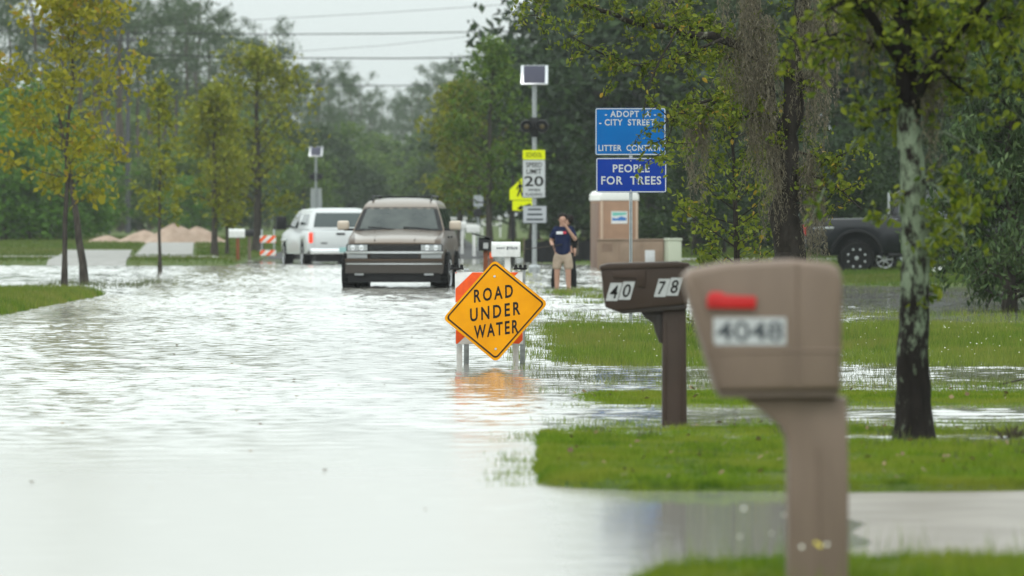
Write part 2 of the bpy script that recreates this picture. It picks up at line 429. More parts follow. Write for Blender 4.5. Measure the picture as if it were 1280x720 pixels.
grass('lawn_grass', p, U(.015, .05, len(p)) * np.clip(tuft(p), .3, 2.2), U(.003, .008, len(p)), M['lawn'])
p = view(samp(90000, .1, 5, 18.5, 24, .0), .6); k = U(0, 1, len(p)) > .985; grass('lawn_grass', p, np.where(k, U(.1, .2, len(p)), U(.02, .07, len(p)) * np.clip(tuft(p), .3, 2.2)), U(.003, .007, len(p)), M['lawn'])
p = view(samp(90000, .3, 7, 42.8, 48, -.02), .6); grass('lawn_grass', p, U(.02, .055, len(p)), U(.004, .008, len(p)), M['lawn'])
p = view(samp(300000, .1, 9.5, 53, 77, -.04), .6); p = p[U(0, 1, len(p)) < .55 + .45 * wob(p[:, 0] * 1.6, p[:, 1], 2.2, 9)]
hh = U(.04, .13, len(p)) * (1 + .5 * wob(p[:, 0], p[:, 1], 1.1, 4)); hh *= np.where(U(0, 1, len(p)) > .97, 1.7, 1)
grass('tall_grass', p, hh, U(.005, .011, len(p)), M['wildgrass'], lean=.5)
# clumps standing in the shallow water
def clumps(nc, x0, x1, y0, y1, per, sp, h0, h1, w0, w1, m, zz=-.03):
    c = np.stack([U(x0, x1, nc), U(y0, y1, nc)], 1); c = c[wob(c[:, 0], c[:, 1], .9, 6) > -.35]
    s = np.repeat(c, per, 0) + rng.normal(0, sp, (len(c) * per, 2)) * np.array([1, 1.5])
    grass('flooded_grass', s, U(h0, h1, len(s)), U(w0, w1, len(s)), m, z=np.full(len(s), zz), lean=.7)
clumps(420, .25, 5.5, 47.3, 54.6, 14, .10, .04, .11, .004, .008, M['reed'])
clumps(240, .3, 5.5, 47.0, 49.3, 22, .10, .04, .11, .004, .008, M['wildgrass'])
clumps(200, .2, 9, 78, 86, 22, .15, .06, .17, .006, .012, M['wildgrass'])
clumps(60, .75, 2.0, 94, 113, 40, .16, .05, .14, .01, .016, M['wildgrass'])
clumps(190, 5.0, 11, 82, 118, 16, .25, .04, .12, .01, .016, M['reed'])
clumps(70, -9.9, -7.6, 114, 125, 18, .15, .05, .16, .01, .018, M['reed'])
clumps(30, -8.4, -7.2, 118, 132, 14, .2, .03, .09, .01, .018, M['reed'])
clumps(60, -.05, .3, 30.3, 38.6, 26, .07, .03, .075, .004, .008, M['lawn'])
clumps(170, .3, 4, 38.4, 40.3, 22, .09, .03, .08, .004, .008, M['lawn'])
clumps(60, .3, 1.6, 29.45, 29.9, 20, .06, .025, .06, .004, .007, M['lawn'])
clumps(120, .4, 4.5, 42.9, 43.6, 22, .08, .03, .08, .004, .008, M['lawn'])
clumps(150, .0, .7, 54, 77, 20, .08, .05, .14, .005, .01, M['wildgrass'])
p = view(samp(60000, -10.5, -7.2, 79, 106, -.02), .8); grass('verge_grass', p, U(.06, .17, len(p)), U(.008, .014, len(p)), M['wildgrass'])
p = view(samp(60000, 5.5, 16, 112, 172, -.02), 1); grass('verge_grass', p, U(.05, .14, len(p)), U(.012, .03, len(p)), M['fargrass'])
p = view(samp(130000, -26, 22, 160, 300, .03), 2); sel = ~(((np.abs(p[:, 1] - 181.7) < 2.2) & (p[:, 0] < -8.2)) | ((p[:, 1] < 206) & (np.abs(p[:, 0] + 12.25 + 2.6 * (p[:, 1] - 163.4) / 41.6) < 1.25)) | ((p[:, 1] > 186.5) & (p[:, 1] < 236.5) & (np.abs(p[:, 0] + 11.45 + 2.7 * (p[:, 1] - 187) / 49) < 1.05)))
p = p[sel]; p = p[(p[:, 0] < -7.5 + xedge(p[:, 1])) | (p[:, 0] > .1 + xedge(p[:, 1]))]
grass('verge_grass', p, U(.05, .13, len(p)), U(.02, .05, len(p)), M['fargrass'])
# small flowers in the wet lawn
def flowers(name, xy, zh, size, m):
    n = len(xy); z = H(xy[:, 0], xy[:, 1]) + zh
    a = U(0, 6.28, n); s = size
    v = []
    for k in range(4):
        t = a + k * np.pi / 2; v.append(np.stack([xy[:, 0] + np.cos(t) * s, xy[:, 1] + .4 * np.sin(t) * s, z + np.sin(t) * s * .8], 1))
    v = np.stack(v, 1).reshape(-1, 3); me = np_mesh(name, v, np.arange(4 * n).reshape(-1, 4), 4); me.materials.append(m)
    tag(link(bpy.data.objects.new(name, me)), kind='stuff')
M['petal'] = mat('white_petal', (.7, .7, .6), .6); M['ypetal'] = mat('yellow_petal', (.6, .5, .05), .6)
p = view(samp(230, .2, 9, 55, 75, -.04)); flowers('wildflowers', p, U(.07, .13, len(p)), U(.004, .008, len(p)), M['petal'])
p = np.stack([U(.8, 1.15, 7), U(20.0, 21, 7)], 1); flowers('wildflowers', p, U(.12, .34, 7), U(.005, .009, 7), M['petal'])
p = np.stack([U(1.06, 1.12, 2), U(20.0, 20.4, 2)], 1); flowers('wildflowers', p, U(.18, .24, 2), U(.009, .012, 2), M['ypetal'])

# dead leaves and weeds on the lawns, bits floating on the water
clumps(26, .4, 4, 30.5, 38, 16, .05, .05, .11, .005, .010, M['reed'], zz=.02)
def litter(name, p, z, s0, s1, m, up=.5):
    n = len(p); a = U(0, 6.28, n); s = U(s0, s1, n); t = U(-.5, .5, n) * up
    d = np.stack([np.cos(a), np.sin(a), t], 1) * s[:, None]; e = np.stack([-np.sin(a) * .5, np.cos(a) * .5, U(.0, up, n)], 1) * s[:, None]; c = np.stack([p[:, 0], p[:, 1], z], 1)
    me = np_mesh(name, np.stack([c - d, c + e, c + d, c - e], 1).reshape(-1, 3), np.arange(4 * n).reshape(-1, 4), 4); me.materials.append(m)
    tag(link(bpy.data.objects.new(name, me)), kind='stuff')
M['deadleaf'] = leafmat('dead_leaves', (.10, .06, .03), (.24, .17, .08), .1)
p = view(samp(260, .2, 6, 30, 39, .0)); litter('leaf_litter', p, H(p[:, 0], p[:, 1]) + U(.015, .045, len(p)), .012, .028, M['deadleaf'], .8)
p = view(samp(130, .4, 6, 43, 47, -.02)); litter('leaf_litter', p, H(p[:, 0], p[:, 1]) + .04, .012, .028, M['deadleaf'], .8)
p = np.stack([U(-7, .2, 260), U(26, 100, 260)], 1); litter('floating_litter', p, np.full(260, .012), .008, .026, M['deadleaf'], .25)
# haze over the whole street
mb = MB(); mb.box((0, 840, 12.5), (1990, 1960, 27))
hz = mb.build('haze', M['white'], smooth=0); tag(hz, kind='stuff')
hm = bpy.data.materials.new('haze_air'); hm.use_nodes = True; t = hm.node_tree; t.nodes.clear()
o_ = t.nodes.new('ShaderNodeOutputMaterial'); pv = t.nodes.new('ShaderNodeVolumePrincipled')
pv.inputs['Color'].default_value = (.92, .96, 1, 1); pv.inputs['Density'].default_value = .00015; pv.inputs['Anisotropy'].default_value = .2
t.links.new(pv.outputs[0], o_.inputs['Volume'])
hz.data.materials.clear(); hz.data.materials.append(hm)

# added leaf mass, unseen behind and beside the camera: blocks low sky, mirrored in cars
bw_n = 60000; bx = rng.uniform(-75, 75, bw_n); by = rng.uniform(-95, -70, bw_n); q_ = rng.uniform(0, 1, bw_n); sd_ = q_ < .7; by = np.where(sd_, rng.uniform(-90, 150, bw_n), by); bx = np.where(sd_, np.where(q_ < .35, rng.uniform(32, 44, bw_n), rng.uniform(-56, -44, bw_n)), bx); bz = rng.uniform(.2, 1, bw_n) ** .8 * (13 + 4 * wob(bx, by, .12, 3))

# ------------------------------------------------------------------ trees
def leaf_mesh(name, pos, size, aspect, m, parent, rg, droop=.2, fold=.25, flat=False):
    n = len(pos); pos = np.asarray(pos)
    a = rg.normal(size=(n, 3)); a[:, 2] -= droop * 2; a /= np.linalg.norm(a, axis=1, keepdims=True)
    b = rg.normal(size=(n, 3)); s = np.cross(a, b); s /= np.linalg.norm(s, axis=1, keepdims=True); nn = np.cross(a, s)
    L_ = (size * rg.uniform(.6, 1.3, n))[:, None]; W_ = L_ * aspect
    base = pos - a * L_ * .5; tip = pos + a * L_ * .5
    if flat:
        v = np.stack([base, pos + s * W_ * .5 + nn * W_ * fold, tip, pos - s * W_ * .5 + nn * W_ * fold], 1).reshape(-1, 3)
        f = np.arange(4 * n).reshape(-1, 4)
    else:
        l1 = base + a * L_ * .3 + s * W_ * .42 + nn * W_ * fold; l2 = base + a * L_ * .68 + s * W_ * .36 + nn * W_ * fold
        r1 = base + a * L_ * .3 - s * W_ * .42 + nn * W_ * fold; r2 = base + a * L_ * .68 - s * W_ * .36 + nn * W_ * fold
        v = np.stack([base, tip, l1, l2, r1, r2], 1).reshape(-1, 3); o = np.arange(n)[:, None] * 6
        f = np.concatenate([o + np.array([[0, 2, 3, 1]]), o + np.array([[0, 1, 5, 4]])], 0)
    me = np_mesh(name, v, f, 4); me.materials.append(m)
    ob = bpy.data.objects.new(name, me); return link(ob, parent)

def curve_pts(p0, d, ln, n, up, jit, rg):
    p = np.array(p0, float); d = np.array(d, float); d /= np.linalg.norm(d); pts = [p.copy()]
    for i in range(n):
        d = d + np.array([rg.normal() * jit, rg.normal() * jit, up / n + rg.normal() * jit * .7]); d /= np.linalg.norm(d)
        p = p + d * ln / n; pts.append(p.copy())
    return pts
def at_t(pts, t):
    x = t * (len(pts) - 1); i = min(int(x), len(pts) - 2); return pts[i] + (pts[i + 1] - pts[i]) * (x - i)

def make_tree(name, label, cat, base, seed, h, r0, f0, rad, nl, nsub, nleaf, sig, size, aspect, lm, bm_, env=None, up=.35, el=.35, lean=(0, 0), group=None, droop=.2, flat=True, sublen=.55, flare=1.5, nsides=8, keep=None, limb_r=.33):
    rg = np.random.default_rng(seed)
    root = thing(name, label, cat, base, 0, group)
    env = env or (lambda t: math.sin(math.pi * min(1, .18 + .8 * t)) ** .8)
    mb = MB(); n = 9; tr = []
    for i in range(n + 1):
        t = i / n; tr.append(np.array([lean[0] * t ** 1.3 + rg.normal() * .02 * h * t * .5, lean[1] * t + rg.normal() * .01 * h * t, h * t - (.15 if i == 0 else 0)]))
    mb.tube(tr, [r0 * (flare if i == 0 else 1) * (1 - .86 * (i / n)) for i in range(n + 1)], nsides)
    pos = []
    for i in range(nl):
        t = (i + rg.uniform(0, .9)) / nl; f = f0 + (1 - f0) * t * .97
        p0 = at_t(tr, f); az = i * 2.39996 + rg.normal() * .4; e = el + up * t + rg.normal() * .15
        d = (math.cos(az) * math.cos(e), math.sin(az) * math.cos(e), math.sin(e))
        ln = rad * env(t) * rg.uniform(.75, 1.15)
        lp = curve_pts(p0, d, ln, 5, up * .6, .12, rg)
        lr = max(r0 * (1 - .86 * f) * limb_r, .006)
        mb.tube(lp, [lr * (1 - .8 * k / 5) for k in range(6)], 5, cap=False)
        for s_ in range(nsub):
            ts = rg.uniform(.3, 1) if s_ else 1.0
            q0 = at_t(lp, ts); dd = np.array(d) + rg.normal(size=3) * .8
            sp = curve_pts(q0, dd, ln * sublen * rg.uniform(.5, 1.1), 3, up * .3, .2, rg)
            mb.tube(sp, [lr * .4, lr * .3, lr * .2, lr * .1], 4, cap=False)
            k = max(1, int(nleaf * rg.uniform(.4, 1.5)))
            tt = rg.uniform(.1, 1, k)
            pos += [at_t(sp, x) for x in tt]
    pos = np.array(pos); pos = pos + rg.normal(size=pos.shape) * sig * np.array([1, 1, .75])
    if keep is not None: pos = pos[keep(pos)]
    mb.build('trunk', bm_, root, smooth=60, recalc=False)
    leaf_mesh('crown', pos, size, aspect, lm, root, rg, droop, flat=flat)
    return root

M['pine_leaf'] = leafmat('pine_needles', (.036, .066, .026), (.075, .11, .042), .15)
M['dark_leaf'] = leafmat('dark_leaves', (.016, .036, .010), (.05, .085, .018), .2)
M['mid_leaf'] = leafmat('mid_leaves', (.055, .115, .014), (.12, .18, .02), .3)
M['olive_leaf'] = leafmat('olive_leaves', (.12, .155, .010), (.24, .24, .014), .3)
M['yellow_leaf'] = leafmat('yellowing_leaves', (.17, .185, .010), (.33, .30, .014), .4, c3=(.32, .22, .02), p3=.05)
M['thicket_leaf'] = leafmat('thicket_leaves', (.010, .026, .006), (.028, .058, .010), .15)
M['lush_leaf'] = leafmat('lush_leaves', (.05, .13, .014), (.11, .22, .022), .3)
M['oak_leaf'] = leafmat('oak_leaves', (.06, .10, .010), (.20, .235, .018), .4, c3=(.35, .24, .03), p3=.012)
M['near_leaf'] = leafmat('near_leaves', (.055, .10, .009), (.22, .255, .018), .45)
M['cedar_leaf'] = leafmat('cedar_sprays', (.03, .062, .02), (.09, .135, .045), .2)

def top_at(row, d): return CAMZ + (270 - row) / F * d
def pine(seed, label='tall hazy pine in the wood far up the road', group='pines of the far wood'):
    return make_tree('pine_tree', label, 'tree', (0, 0, 0), seed, 16, .21, .56, 2.7, 17, 5, 24, .22, .42, .22, M['pine_leaf'], M['pinebark'],
        env=lambda t: .55 + .45 * math.sin(math.pi * (t * .9 + .05)), up=.15, el=.15, group=group, sublen=.5, flare=1.25, nsides=7)
rt = random.Random(4)
def place(protos, px, row, d, hproto, label=None, wide=1.0, used=set()):
    q = protos[rt.randrange(len(protos))]
    k = (top_at(row, d) - .15) / hproto
    loc = (X(px, d), d, float(H(np.array(X(px, d)), np.array(float(d)))) - .05)
    first = id(q) not in used
    if first:
        used.add(id(q)); q.location = loc; q.rotation_euler = (0, 0, rt.uniform(0, 6.28)); q.scale = (k * wide, k * wide, k)
        if label: q['label'] = label
        return q
    return dup(q, loc, rt.uniform(0, 6.28), (k * wide, k * wide, k), label)
pines = [pine(s) for s in (11, 12, 13, 14)]
# tall pines on the side of the dirt piles
for (px, row, d) in [(-60, -30, 420), (-20, -30, 400), (12, -40, 430), (40, -35, 395), (58, -20, 450), (78, -40, 440), (100, -30, 415), (118, -10, 470), (128, -35, 430),
        (146, 0, 500), (150, -40, 405), (172, 22, 430), (188, 14, 445), (204, 32, 480), (218, 8, 470), (234, 12, 450), (246, 4, 465), (262, 26, 500), (283, 52, 560), (300, 60, 600),
        (318, 52, 560), (334, 40, 545), (349, 48, 560), (362, 82, 620), (384, 92, 640), (398, 84, 600), (410, 92, 650), (424, 104, 700), (438, 106, 680), (452, 104, 700),
        (464, 112, 720), (476, 124, 760), (487, 132, 800), (496, 142, 860), (506, 128, 820), (516, 112, 780), (524, 104, 740), (536, 100, 760), (548, 92, 700), (560, 88, 640), (572, 80, 600), (590, 96, 640),
        (345, 120, 520), (372, 130, 520), (395, 135, 540), (415, 140, 560), (440, 140, 600), (462, 150, 620), (505, 158, 700), (530, 140, 640), (555, 130, 600)]:
    place(pines, px, row, d, 16, wide=rt.uniform(.9, 1.35))
# broadleaf understorey of the far wood
under = [make_tree('broadleaf_tree', 'dense hazy broadleaf tree low in the far wood', 'tree', (0, 0, 0), s, 8, .16, .06, 2.9, 30, 6, 30, .34, .36, .5, M['mid_leaf'] if s == 22 else M['dark_leaf'], M['bark'],
        env=lambda t: .5 + .5 * math.sin(math.pi * min(1, t + .12)), up=.3, el=.25, group='broadleaf trees of the far wood') for s in (21, 22)]
for (px, row, d) in [(-40, 150, 300), (0, 175, 270), (28, 185, 285), (62, 190, 290), (95, 200, 300), (118, 215, 320), (150, 205, 380), (178, 212, 390), (205, 190, 370), (232, 185, 380), (255, 170, 370),
        (290, 175, 400), (315, 170, 420), (345, 165, 430), (372, 170, 460), (400, 170, 480), (425, 172, 500), (450, 178, 560), (472, 180, 600), (495, 186, 640), (518, 176, 620), (540, 172, 560),
        (565, 170, 480), (585, 160, 450), (-70, 140, 330), (30, 150, 350), (436, 205, 450), (466, 212, 480), (500, 215, 520), (530, 205, 470), (556, 200, 430), (410, 205, 420), (380, 200, 390), (130, 120, 540), (165, 128, 560), (200, 132, 520), (235, 130, 560), (270, 125, 540), (305, 130, 560), (60, 130, 520), (95, 118, 560), (20, 125, 540)]:
    place(under, px, row, d, 8, wide=rt.uniform(1.0, 1.5))
# trees and thicket behind the lots, on the side of the mailboxes
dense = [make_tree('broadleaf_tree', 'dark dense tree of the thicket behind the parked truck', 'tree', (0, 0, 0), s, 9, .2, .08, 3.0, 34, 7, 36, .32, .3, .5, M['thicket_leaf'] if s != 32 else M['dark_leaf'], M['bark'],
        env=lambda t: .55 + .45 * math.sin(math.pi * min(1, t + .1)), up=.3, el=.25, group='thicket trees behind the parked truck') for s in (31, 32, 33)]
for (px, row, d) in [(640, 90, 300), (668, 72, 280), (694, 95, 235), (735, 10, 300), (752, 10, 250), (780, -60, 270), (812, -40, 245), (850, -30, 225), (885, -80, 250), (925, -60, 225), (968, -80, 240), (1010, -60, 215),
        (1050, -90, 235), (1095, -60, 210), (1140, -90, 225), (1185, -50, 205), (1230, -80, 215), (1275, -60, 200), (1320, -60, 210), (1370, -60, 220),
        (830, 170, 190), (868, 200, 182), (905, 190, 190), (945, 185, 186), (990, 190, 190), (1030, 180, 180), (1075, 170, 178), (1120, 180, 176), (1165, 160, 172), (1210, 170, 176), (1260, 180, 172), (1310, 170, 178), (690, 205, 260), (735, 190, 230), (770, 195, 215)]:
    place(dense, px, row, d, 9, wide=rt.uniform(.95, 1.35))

bright = make_tree('roadside_bush', 'lush green bushy tree at the wood edge behind the yellowing tree', 'bush', (0, 0, 0), 71, 4, .1, .04, 1.8, 26, 6, 30, .24, .24, .5, M['lush_leaf'], M['bark'],
    env=lambda t: .6 + .4 * math.sin(math.pi * min(1, t + .15)), up=.3, el=.25, group='lush bushes at the wood edge')
for (px, row, d) in [(-30, 175, 262), (5, 190, 255), (35, 182, 266), (64, 205, 258), (92, 220, 268), (20, 150, 285), (60, 165, 290), (-10, 140, 280), (240, 235, 330)]:
    place([bright], px, row, d, 4, wide=rt.uniform(1.0, 1.4))
# street trees
yt = make_tree('street_tree', 'slender tree with yellowing olive leaves standing in the flood by the grass spit', 'tree', (X(80, 117), 117, -.1), 41, 6.5, .06, .26, 1.45, 30, 5, 24, .14, .17, .55, M['yellow_leaf'], M['bark'],
    env=lambda t: .5 + .6 * math.sin(math.pi * min(1, .12 + .9 * t)), up=.55, el=.4, lean=(.25, .2))
make_tree('street_tree', 'dark crooked tree trunk leaning behind the yellowing tree in the flood', 'tree', (X(106, 123), 123, -.1), 42, 4.6, .095, .45, .9, 14, 4, 12, .14, .15, .55, M['olive_leaf'], M['bark'], lean=(-.75, .1), flare=1.3)
make_tree('street_tree', 'thin young tree with sparse olive leaves in front of the dirt piles', 'tree', (X(200, 147), 147, -.1), 43, 5.0, .05, .26, .66, 22, 4, 12, .12, .17, .55, M['olive_leaf'], M['bark'],
    env=lambda t: .55 + .45 * math.sin(math.pi * min(1, .15 + .85 * t)), up=.6, el=.5)
make_tree('street_tree', 'olive tree with a narrow crown behind the white roadside mailbox', 'tree', (X(268, 187), 187, .12), 44, 5.4, .11, .2, 1.25, 26, 5, 22, .2, .2, .55, M['olive_leaf'], M['bark'], up=.5, el=.35)
make_tree('street_tree', 'broad brownish olive tree beside the striped roadside barricade', 'tree', (X(322, 205), 205, .2), 45, 7.0, .17, .22, 2.2, 30, 5, 24, .24, .22, .55, M['olive_leaf'], M['bark'], up=.4, el=.35)
make_tree('street_tree', 'small thin trunked tree between the olive trees near the white mailbox', 'tree', (X(284, 190), 190, .12), 46, 4.2, .06, .3, .7, 18, 4, 18, .15, .2, .55, M['olive_leaf'], M['bark'], up=.5, el=.4)
make_tree('street_tree', 'loose airy green tree rising beside the school crossing sign', 'tree', (X(612, 200), 200, .2), 47, 7.4, .13, .2, 1.55, 36, 5, 20, .22, .19, .55, M['mid_leaf'], M['bark'], up=.5, el=.35)
make_tree('street_tree', 'olive green tree with a ragged crown up the road behind the far mailboxes', 'tree', (X(575, 235), 235, .25), 48, 6.6, .14, .2, 1.6, 32, 6, 30, .24, .22, .55, M['olive_leaf'], M['bark'], up=.5, el=.35)

# ---- trees built limb by limb
def twiggy(root, limbs, r_of, seed, lm, ntw, twl, nlf, lsize, droop, down, aspect=.6, mbk=None, jit=.25, flare=0):
    """limbs: list of (points, r_start, r_end, leafy 0..1)"""
    rg = np.random.default_rng(seed); mb = MB(); pos = []
    o = np.array(root.location); first = None
    for pts, ra, rb, leafy in limbs:
        pts = [np.array(p) - o for p in pts]; first = first or pts
        fine = []
        for i in range(len(pts) - 1):
            for k in range(4): fine.append(pts[i] + (pts[i + 1] - pts[i]) * k / 4 + (rg.normal(size=3) * ra * jit if (i or k) else 0))
        fine.append(pts[-1]); n = len(fine) - 1
        rr = [ra + (rb - ra) * k / n for k in range(n + 1)]
        if flare and (pts is first): rr = [q * (1 + flare * math.exp(-(k / n) * 9)) for k, q in enumerate(rr)]
        mb.tube(fine, rr, 10)
        ln = sum(np.linalg.norm(fine[i + 1] - fine[i]) for i in range(n))
        for _ in range(int(ntw * ln * leafy)):
            t = rg.uniform(.08, 1); q = at_t(fine, t); d = rg.normal(size=3); d[2] = d[2] * .6 + .1
            tw = curve_pts(q, d, twl * rg.uniform(.4, 1.3), 5, -down, .22, rg)
            mb.tube(tw, [.009, .007, .006, .004, .003, .002], 4, cap=False)
            for s_ in range(2):
                q2 = at_t(tw, rg.uniform(.3, .9)); t2 = curve_pts(q2, d + rg.normal(size=3) * .8, twl * rg.uniform(.2, .6), 3, -down, .25, rg)
                mb.tube(t2, [.004, .003, .003, .002], 3, cap=False)
                pos += [at_t(t2, rg.uniform(.1, 1)) + rg.normal(size=3) * lsize * .45 for _ in range(int(nlf * .5))]
            pos += [at_t(tw, rg.uniform(.15, 1)) + rg.normal(size=3) * lsize * .45 for _ in range(nlf)]
    mb.build('trunk', mbk, root, smooth=60, recalc=False)
    leaf_mesh('crown', np.array(pos), lsize, aspect, lm, root, rg, droop, flat=False)

def lichen_bark(name, dark_to, base, lich, pale, dark_above=50):
    m = mat(name, base, .92, col2=tuple(c * 1.7 for c in base), scale=16, bump=1, bscale=28, stretch=(1, 1, .35))
    t = m.node_tree; b = t.nodes['Principled BSDF']; src = b.inputs['Base Color'].links[0].from_socket
    g = t.nodes.new('ShaderNodeTexCoord'); n = t.nodes.new('ShaderNodeTexNoise'); n.inputs['Scale'].default_value = 15; n.inputs['Detail'].default_value = 8; n.inputs['Roughness'].default_value = .62
    mp = t.nodes.new('ShaderNodeMapping'); mp.inputs['Scale'].default_value = (1.2, 1.2, .6); t.links.new(g.outputs['Object'], mp.inputs[0]); t.links.new(mp.outputs[0], n.inputs['Vector'])
    s = t.nodes.new('ShaderNodeSeparateXYZ'); t.links.new(g.outputs['Object'], s.inputs[0])
    r = t.nodes.new('ShaderNodeMapRange'); r.inputs[1].default_value = dark_to; r.inputs[2].default_value = dark_to + 1.0; r.inputs[3].default_value = -.13; r.inputs[4].default_value = .10
    t.links.new(s.outputs['Z'], r.inputs[0])
    a = t.nodes.new('ShaderNodeMath'); t.links.new(n.outputs['Fac'], a.inputs[0]); t.links.new(r.outputs[0], a.inputs[1])
    r3 = t.nodes.new('ShaderNodeMapRange'); r3.inputs[1].default_value = dark_above - .35; r3.inputs[2].default_value = dark_above; r3.inputs[3].default_value = 0; r3.inputs[4].default_value = .3; t.links.new(s.outputs['Z'], r3.inputs[0])
    a3 = t.nodes.new('ShaderNodeMath'); a3.operation = 'SUBTRACT'; t.links.new(a.outputs[0], a3.inputs[0]); t.links.new(r3.outputs[0], a3.inputs[1]); a = a3
    q = t.nodes.new('ShaderNodeMapRange'); q.inputs[1].default_value = .485; q.inputs[2].default_value = .62; t.links.new(a.outputs[0], q.inputs[0])
    n2 = t.nodes.new('ShaderNodeTexNoise'); n2.inputs['Scale'].default_value = 22; t.links.new(g.outputs['Object'], n2.inputs['Vector'])
    lx = t.nodes.new('ShaderNodeMix'); lx.data_type = 'RGBA'; lx.inputs['A'].default_value = (*lich, 1); lx.inputs['B'].default_value = (*pale, 1); t.links.new(n2.outputs['Fac'], lx.inputs['Factor'])
    x = t.nodes.new('ShaderNodeMix'); x.data_type = 'RGBA'; t.links.new(q.outputs[0], x.inputs['Factor']); t.links.new(src, x.inputs['A']); t.links.new(lx.outputs['Result'], x.inputs['B'])
    t.links.new(x.outputs['Result'], b.inputs['Base Color']); return m
M['lichen'] = lichen_bark('lichen_bark', .3, (.012, .010, .009), (.10, .135, .085), (.24, .285, .20), 2.35)
M['oakbark'] = lichen_bark('oak_bark', 3.2, (.022, .019, .016), (.16, .17, .12), (.22, .22, .16))
M['moss'] = leafmat('spanish_moss', (.085, .075, .05), (.22, .195, .135), .3)

def moss(root, anchors, seed, m, name='spanish_moss'):
    """anchors: (world point, spread, strands, length)"""
    rg = np.random.default_rng(seed); V = []; o = np.array(root.location)
    for (p, sp, n, ln) in anchors:
        subc = [np.array(p) - o + rg.normal(size=3) * np.array([sp * 1.15, sp, sp * .6]) for _ in range(max(4, int(n / 7)))]
        for _ in range(int(n * 1.0)):
            q = subc[rg.integers(len(subc))] + rg.normal(size=3) * .022; l = ln * rg.uniform(.3, 1.1); k = max(6, int(l / .016))
            path = np.cumsum(rg.normal(size=(k, 3)) * np.array([.007, .007, .004]), 0) + np.stack([np.zeros(k), np.zeros(k), -np.linspace(0, l, k)], 1) + q
            path += rg.normal(size=(k, 3)) * .009 * (1.3 - np.linspace(0, 1, k))[:, None]
            d = rg.normal(size=(k, 3)) * .55 + np.array([0, 0, -1]); d /= np.linalg.norm(d, axis=1, keepdims=True); d *= rg.uniform(.018, .05, (k, 1))
            an = rg.uniform(0, np.pi, k); sd = np.stack([np.cos(an), .5 * np.sin(an), 0 * an], 1) * rg.uniform(.002, .007, (k, 1))
            V.append(np.stack([path - sd, path + sd, path + d + sd * .5, path + d - sd * .5], 1))
    V = np.concatenate(V)
    V = np.array(V).reshape(-1, 3); me = np_mesh(name, V, np.arange(len(V)).reshape(-1, 4), 4); me.materials.append(m)
    return link(bpy.data.objects.new(name, me), root)

def PL(pts, d, dd=0.0):
    n = max(1, len(pts) - 1)
    return [P(px, row, d + dd * i / n) for i, (px, row) in enumerate(pts)]
# the mossy oak
D = 62
oak = thing('oak_tree', 'dark oak hung with long grey moss, a wiry low branch reaching to the blue signs', 'tree', (X(985, D), D, 0))
limbs = [(PL([(984, 442), (986, 380), (985, 320), (986, 250)], D), .2, .165, 0),
    (PL([(986, 250), (990, 160), (998, 60), (1004, -60), (1012, -200), (1010, -330)], D, -.3), .14, .05, .5),
    (PL([(985, 252), (968, 170), (955, 90), (945, 10), (938, -80), (915, -220)], D, .5), .105, .04, .35),
    (PL([(953, 75), (905, 48), (845, 40), (780, 22), (722, 2), (690, -22)], D, -1.2), .055, .012, 1.2),
    (PL([(962, 125), (930, 95), (895, 55), (850, 10), (810, -40)], D, 1.0), .05, .012, 1.0),
    (PL([(905, 48), (842, 74), (795, 82), (750, 66), (712, 45)], D - .5, -.5), .018, .005, .9),
    (PL([(938, -60), (860, -90), (780, -110), (700, -90)], D, -1.0), .05, .012, .7),
    (PL([(999, 60), (1042, 30), (1095, 8), (1160, -25)], D, .9), .05, .012, 1.0),
    (PL([(1004, -50), (1070, -90), (1150, -110), (1220, -100)], D, -.7), .05, .012, .8),
    (PL([(998, 190), (1035, 200), (1060, 190), (1082, 172)], D, -.8), .014, .005, .7),
    (PL([(994, 215), (1032, 225), (1056, 242), (1078, 262)], D, -.8), .014, .005, .7),
    (PL([(966, 165), (925, 140), (885, 125), (848, 132), (826, 160)], D, -1.4), .03, .006, .95),
    (PL([(845, 40), (822, 80), (808, 115), (804, 150)], D - .9, -.4), .012, .004, .3),
    (PL([(690, -22), (676, 10), (668, 30)], D - 1.2, -.2), .010, .003, .9),
    (PL([(848, 130), (838, 165), (828, 195)], D - 1.3, -.2), .010, .003, .8)]
twiggy(oak, limbs, None, 5, M['oak_leaf'], 15, .42, 14, .062, .25, .35, mbk=M['oakbark'])
an = []
for (px, row, sp, n, ln) in [(938, -10, .07, 60, 1.6), (925, -40, .08, 50, 1.7), (950, 20, .06, 60, 1.5), (942, 90, .05, 50, 1.2), (958, 130, .05, 40, 1.3), (918, 40, .05, 30, 1.0), (966, 180, .04, 30, .9),
        (1012, -20, .06, 40, 1.4), (1025, 20, .06, 50, 1.2), (1042, 10, .06, 35, 1.1), (1018, 90, .04, 30, 1.2), (1012, 190, .05, 50, 1.15), (1020, 225, .03, 40, .8), (870, 128, .07, 110, .55), (872, 135, .05, 60, 1.0), 
        (835, -20, .12, 30, .5), (1090, -30, .1, 40, .7)]:
    an.append((P(px, row, D - .25), sp, n, ln))
moss(oak, an, 9, M['moss'])

# the small tree beside it
make_tree('sapling', 'small leafy young tree growing between the oak and the tan utility box', 'tree', (X(925, 66), 66, -.02), 51, 3.0, .05, .12, .78, 44, 5, 13, .06, .075, .6, M['oak_leaf'], M['oakbark'],
    env=lambda t: .45 + .55 * math.sin(math.pi * min(1, .2 + .8 * t)), up=.45, el=.3, lean=(-.12, 0), flat=False)

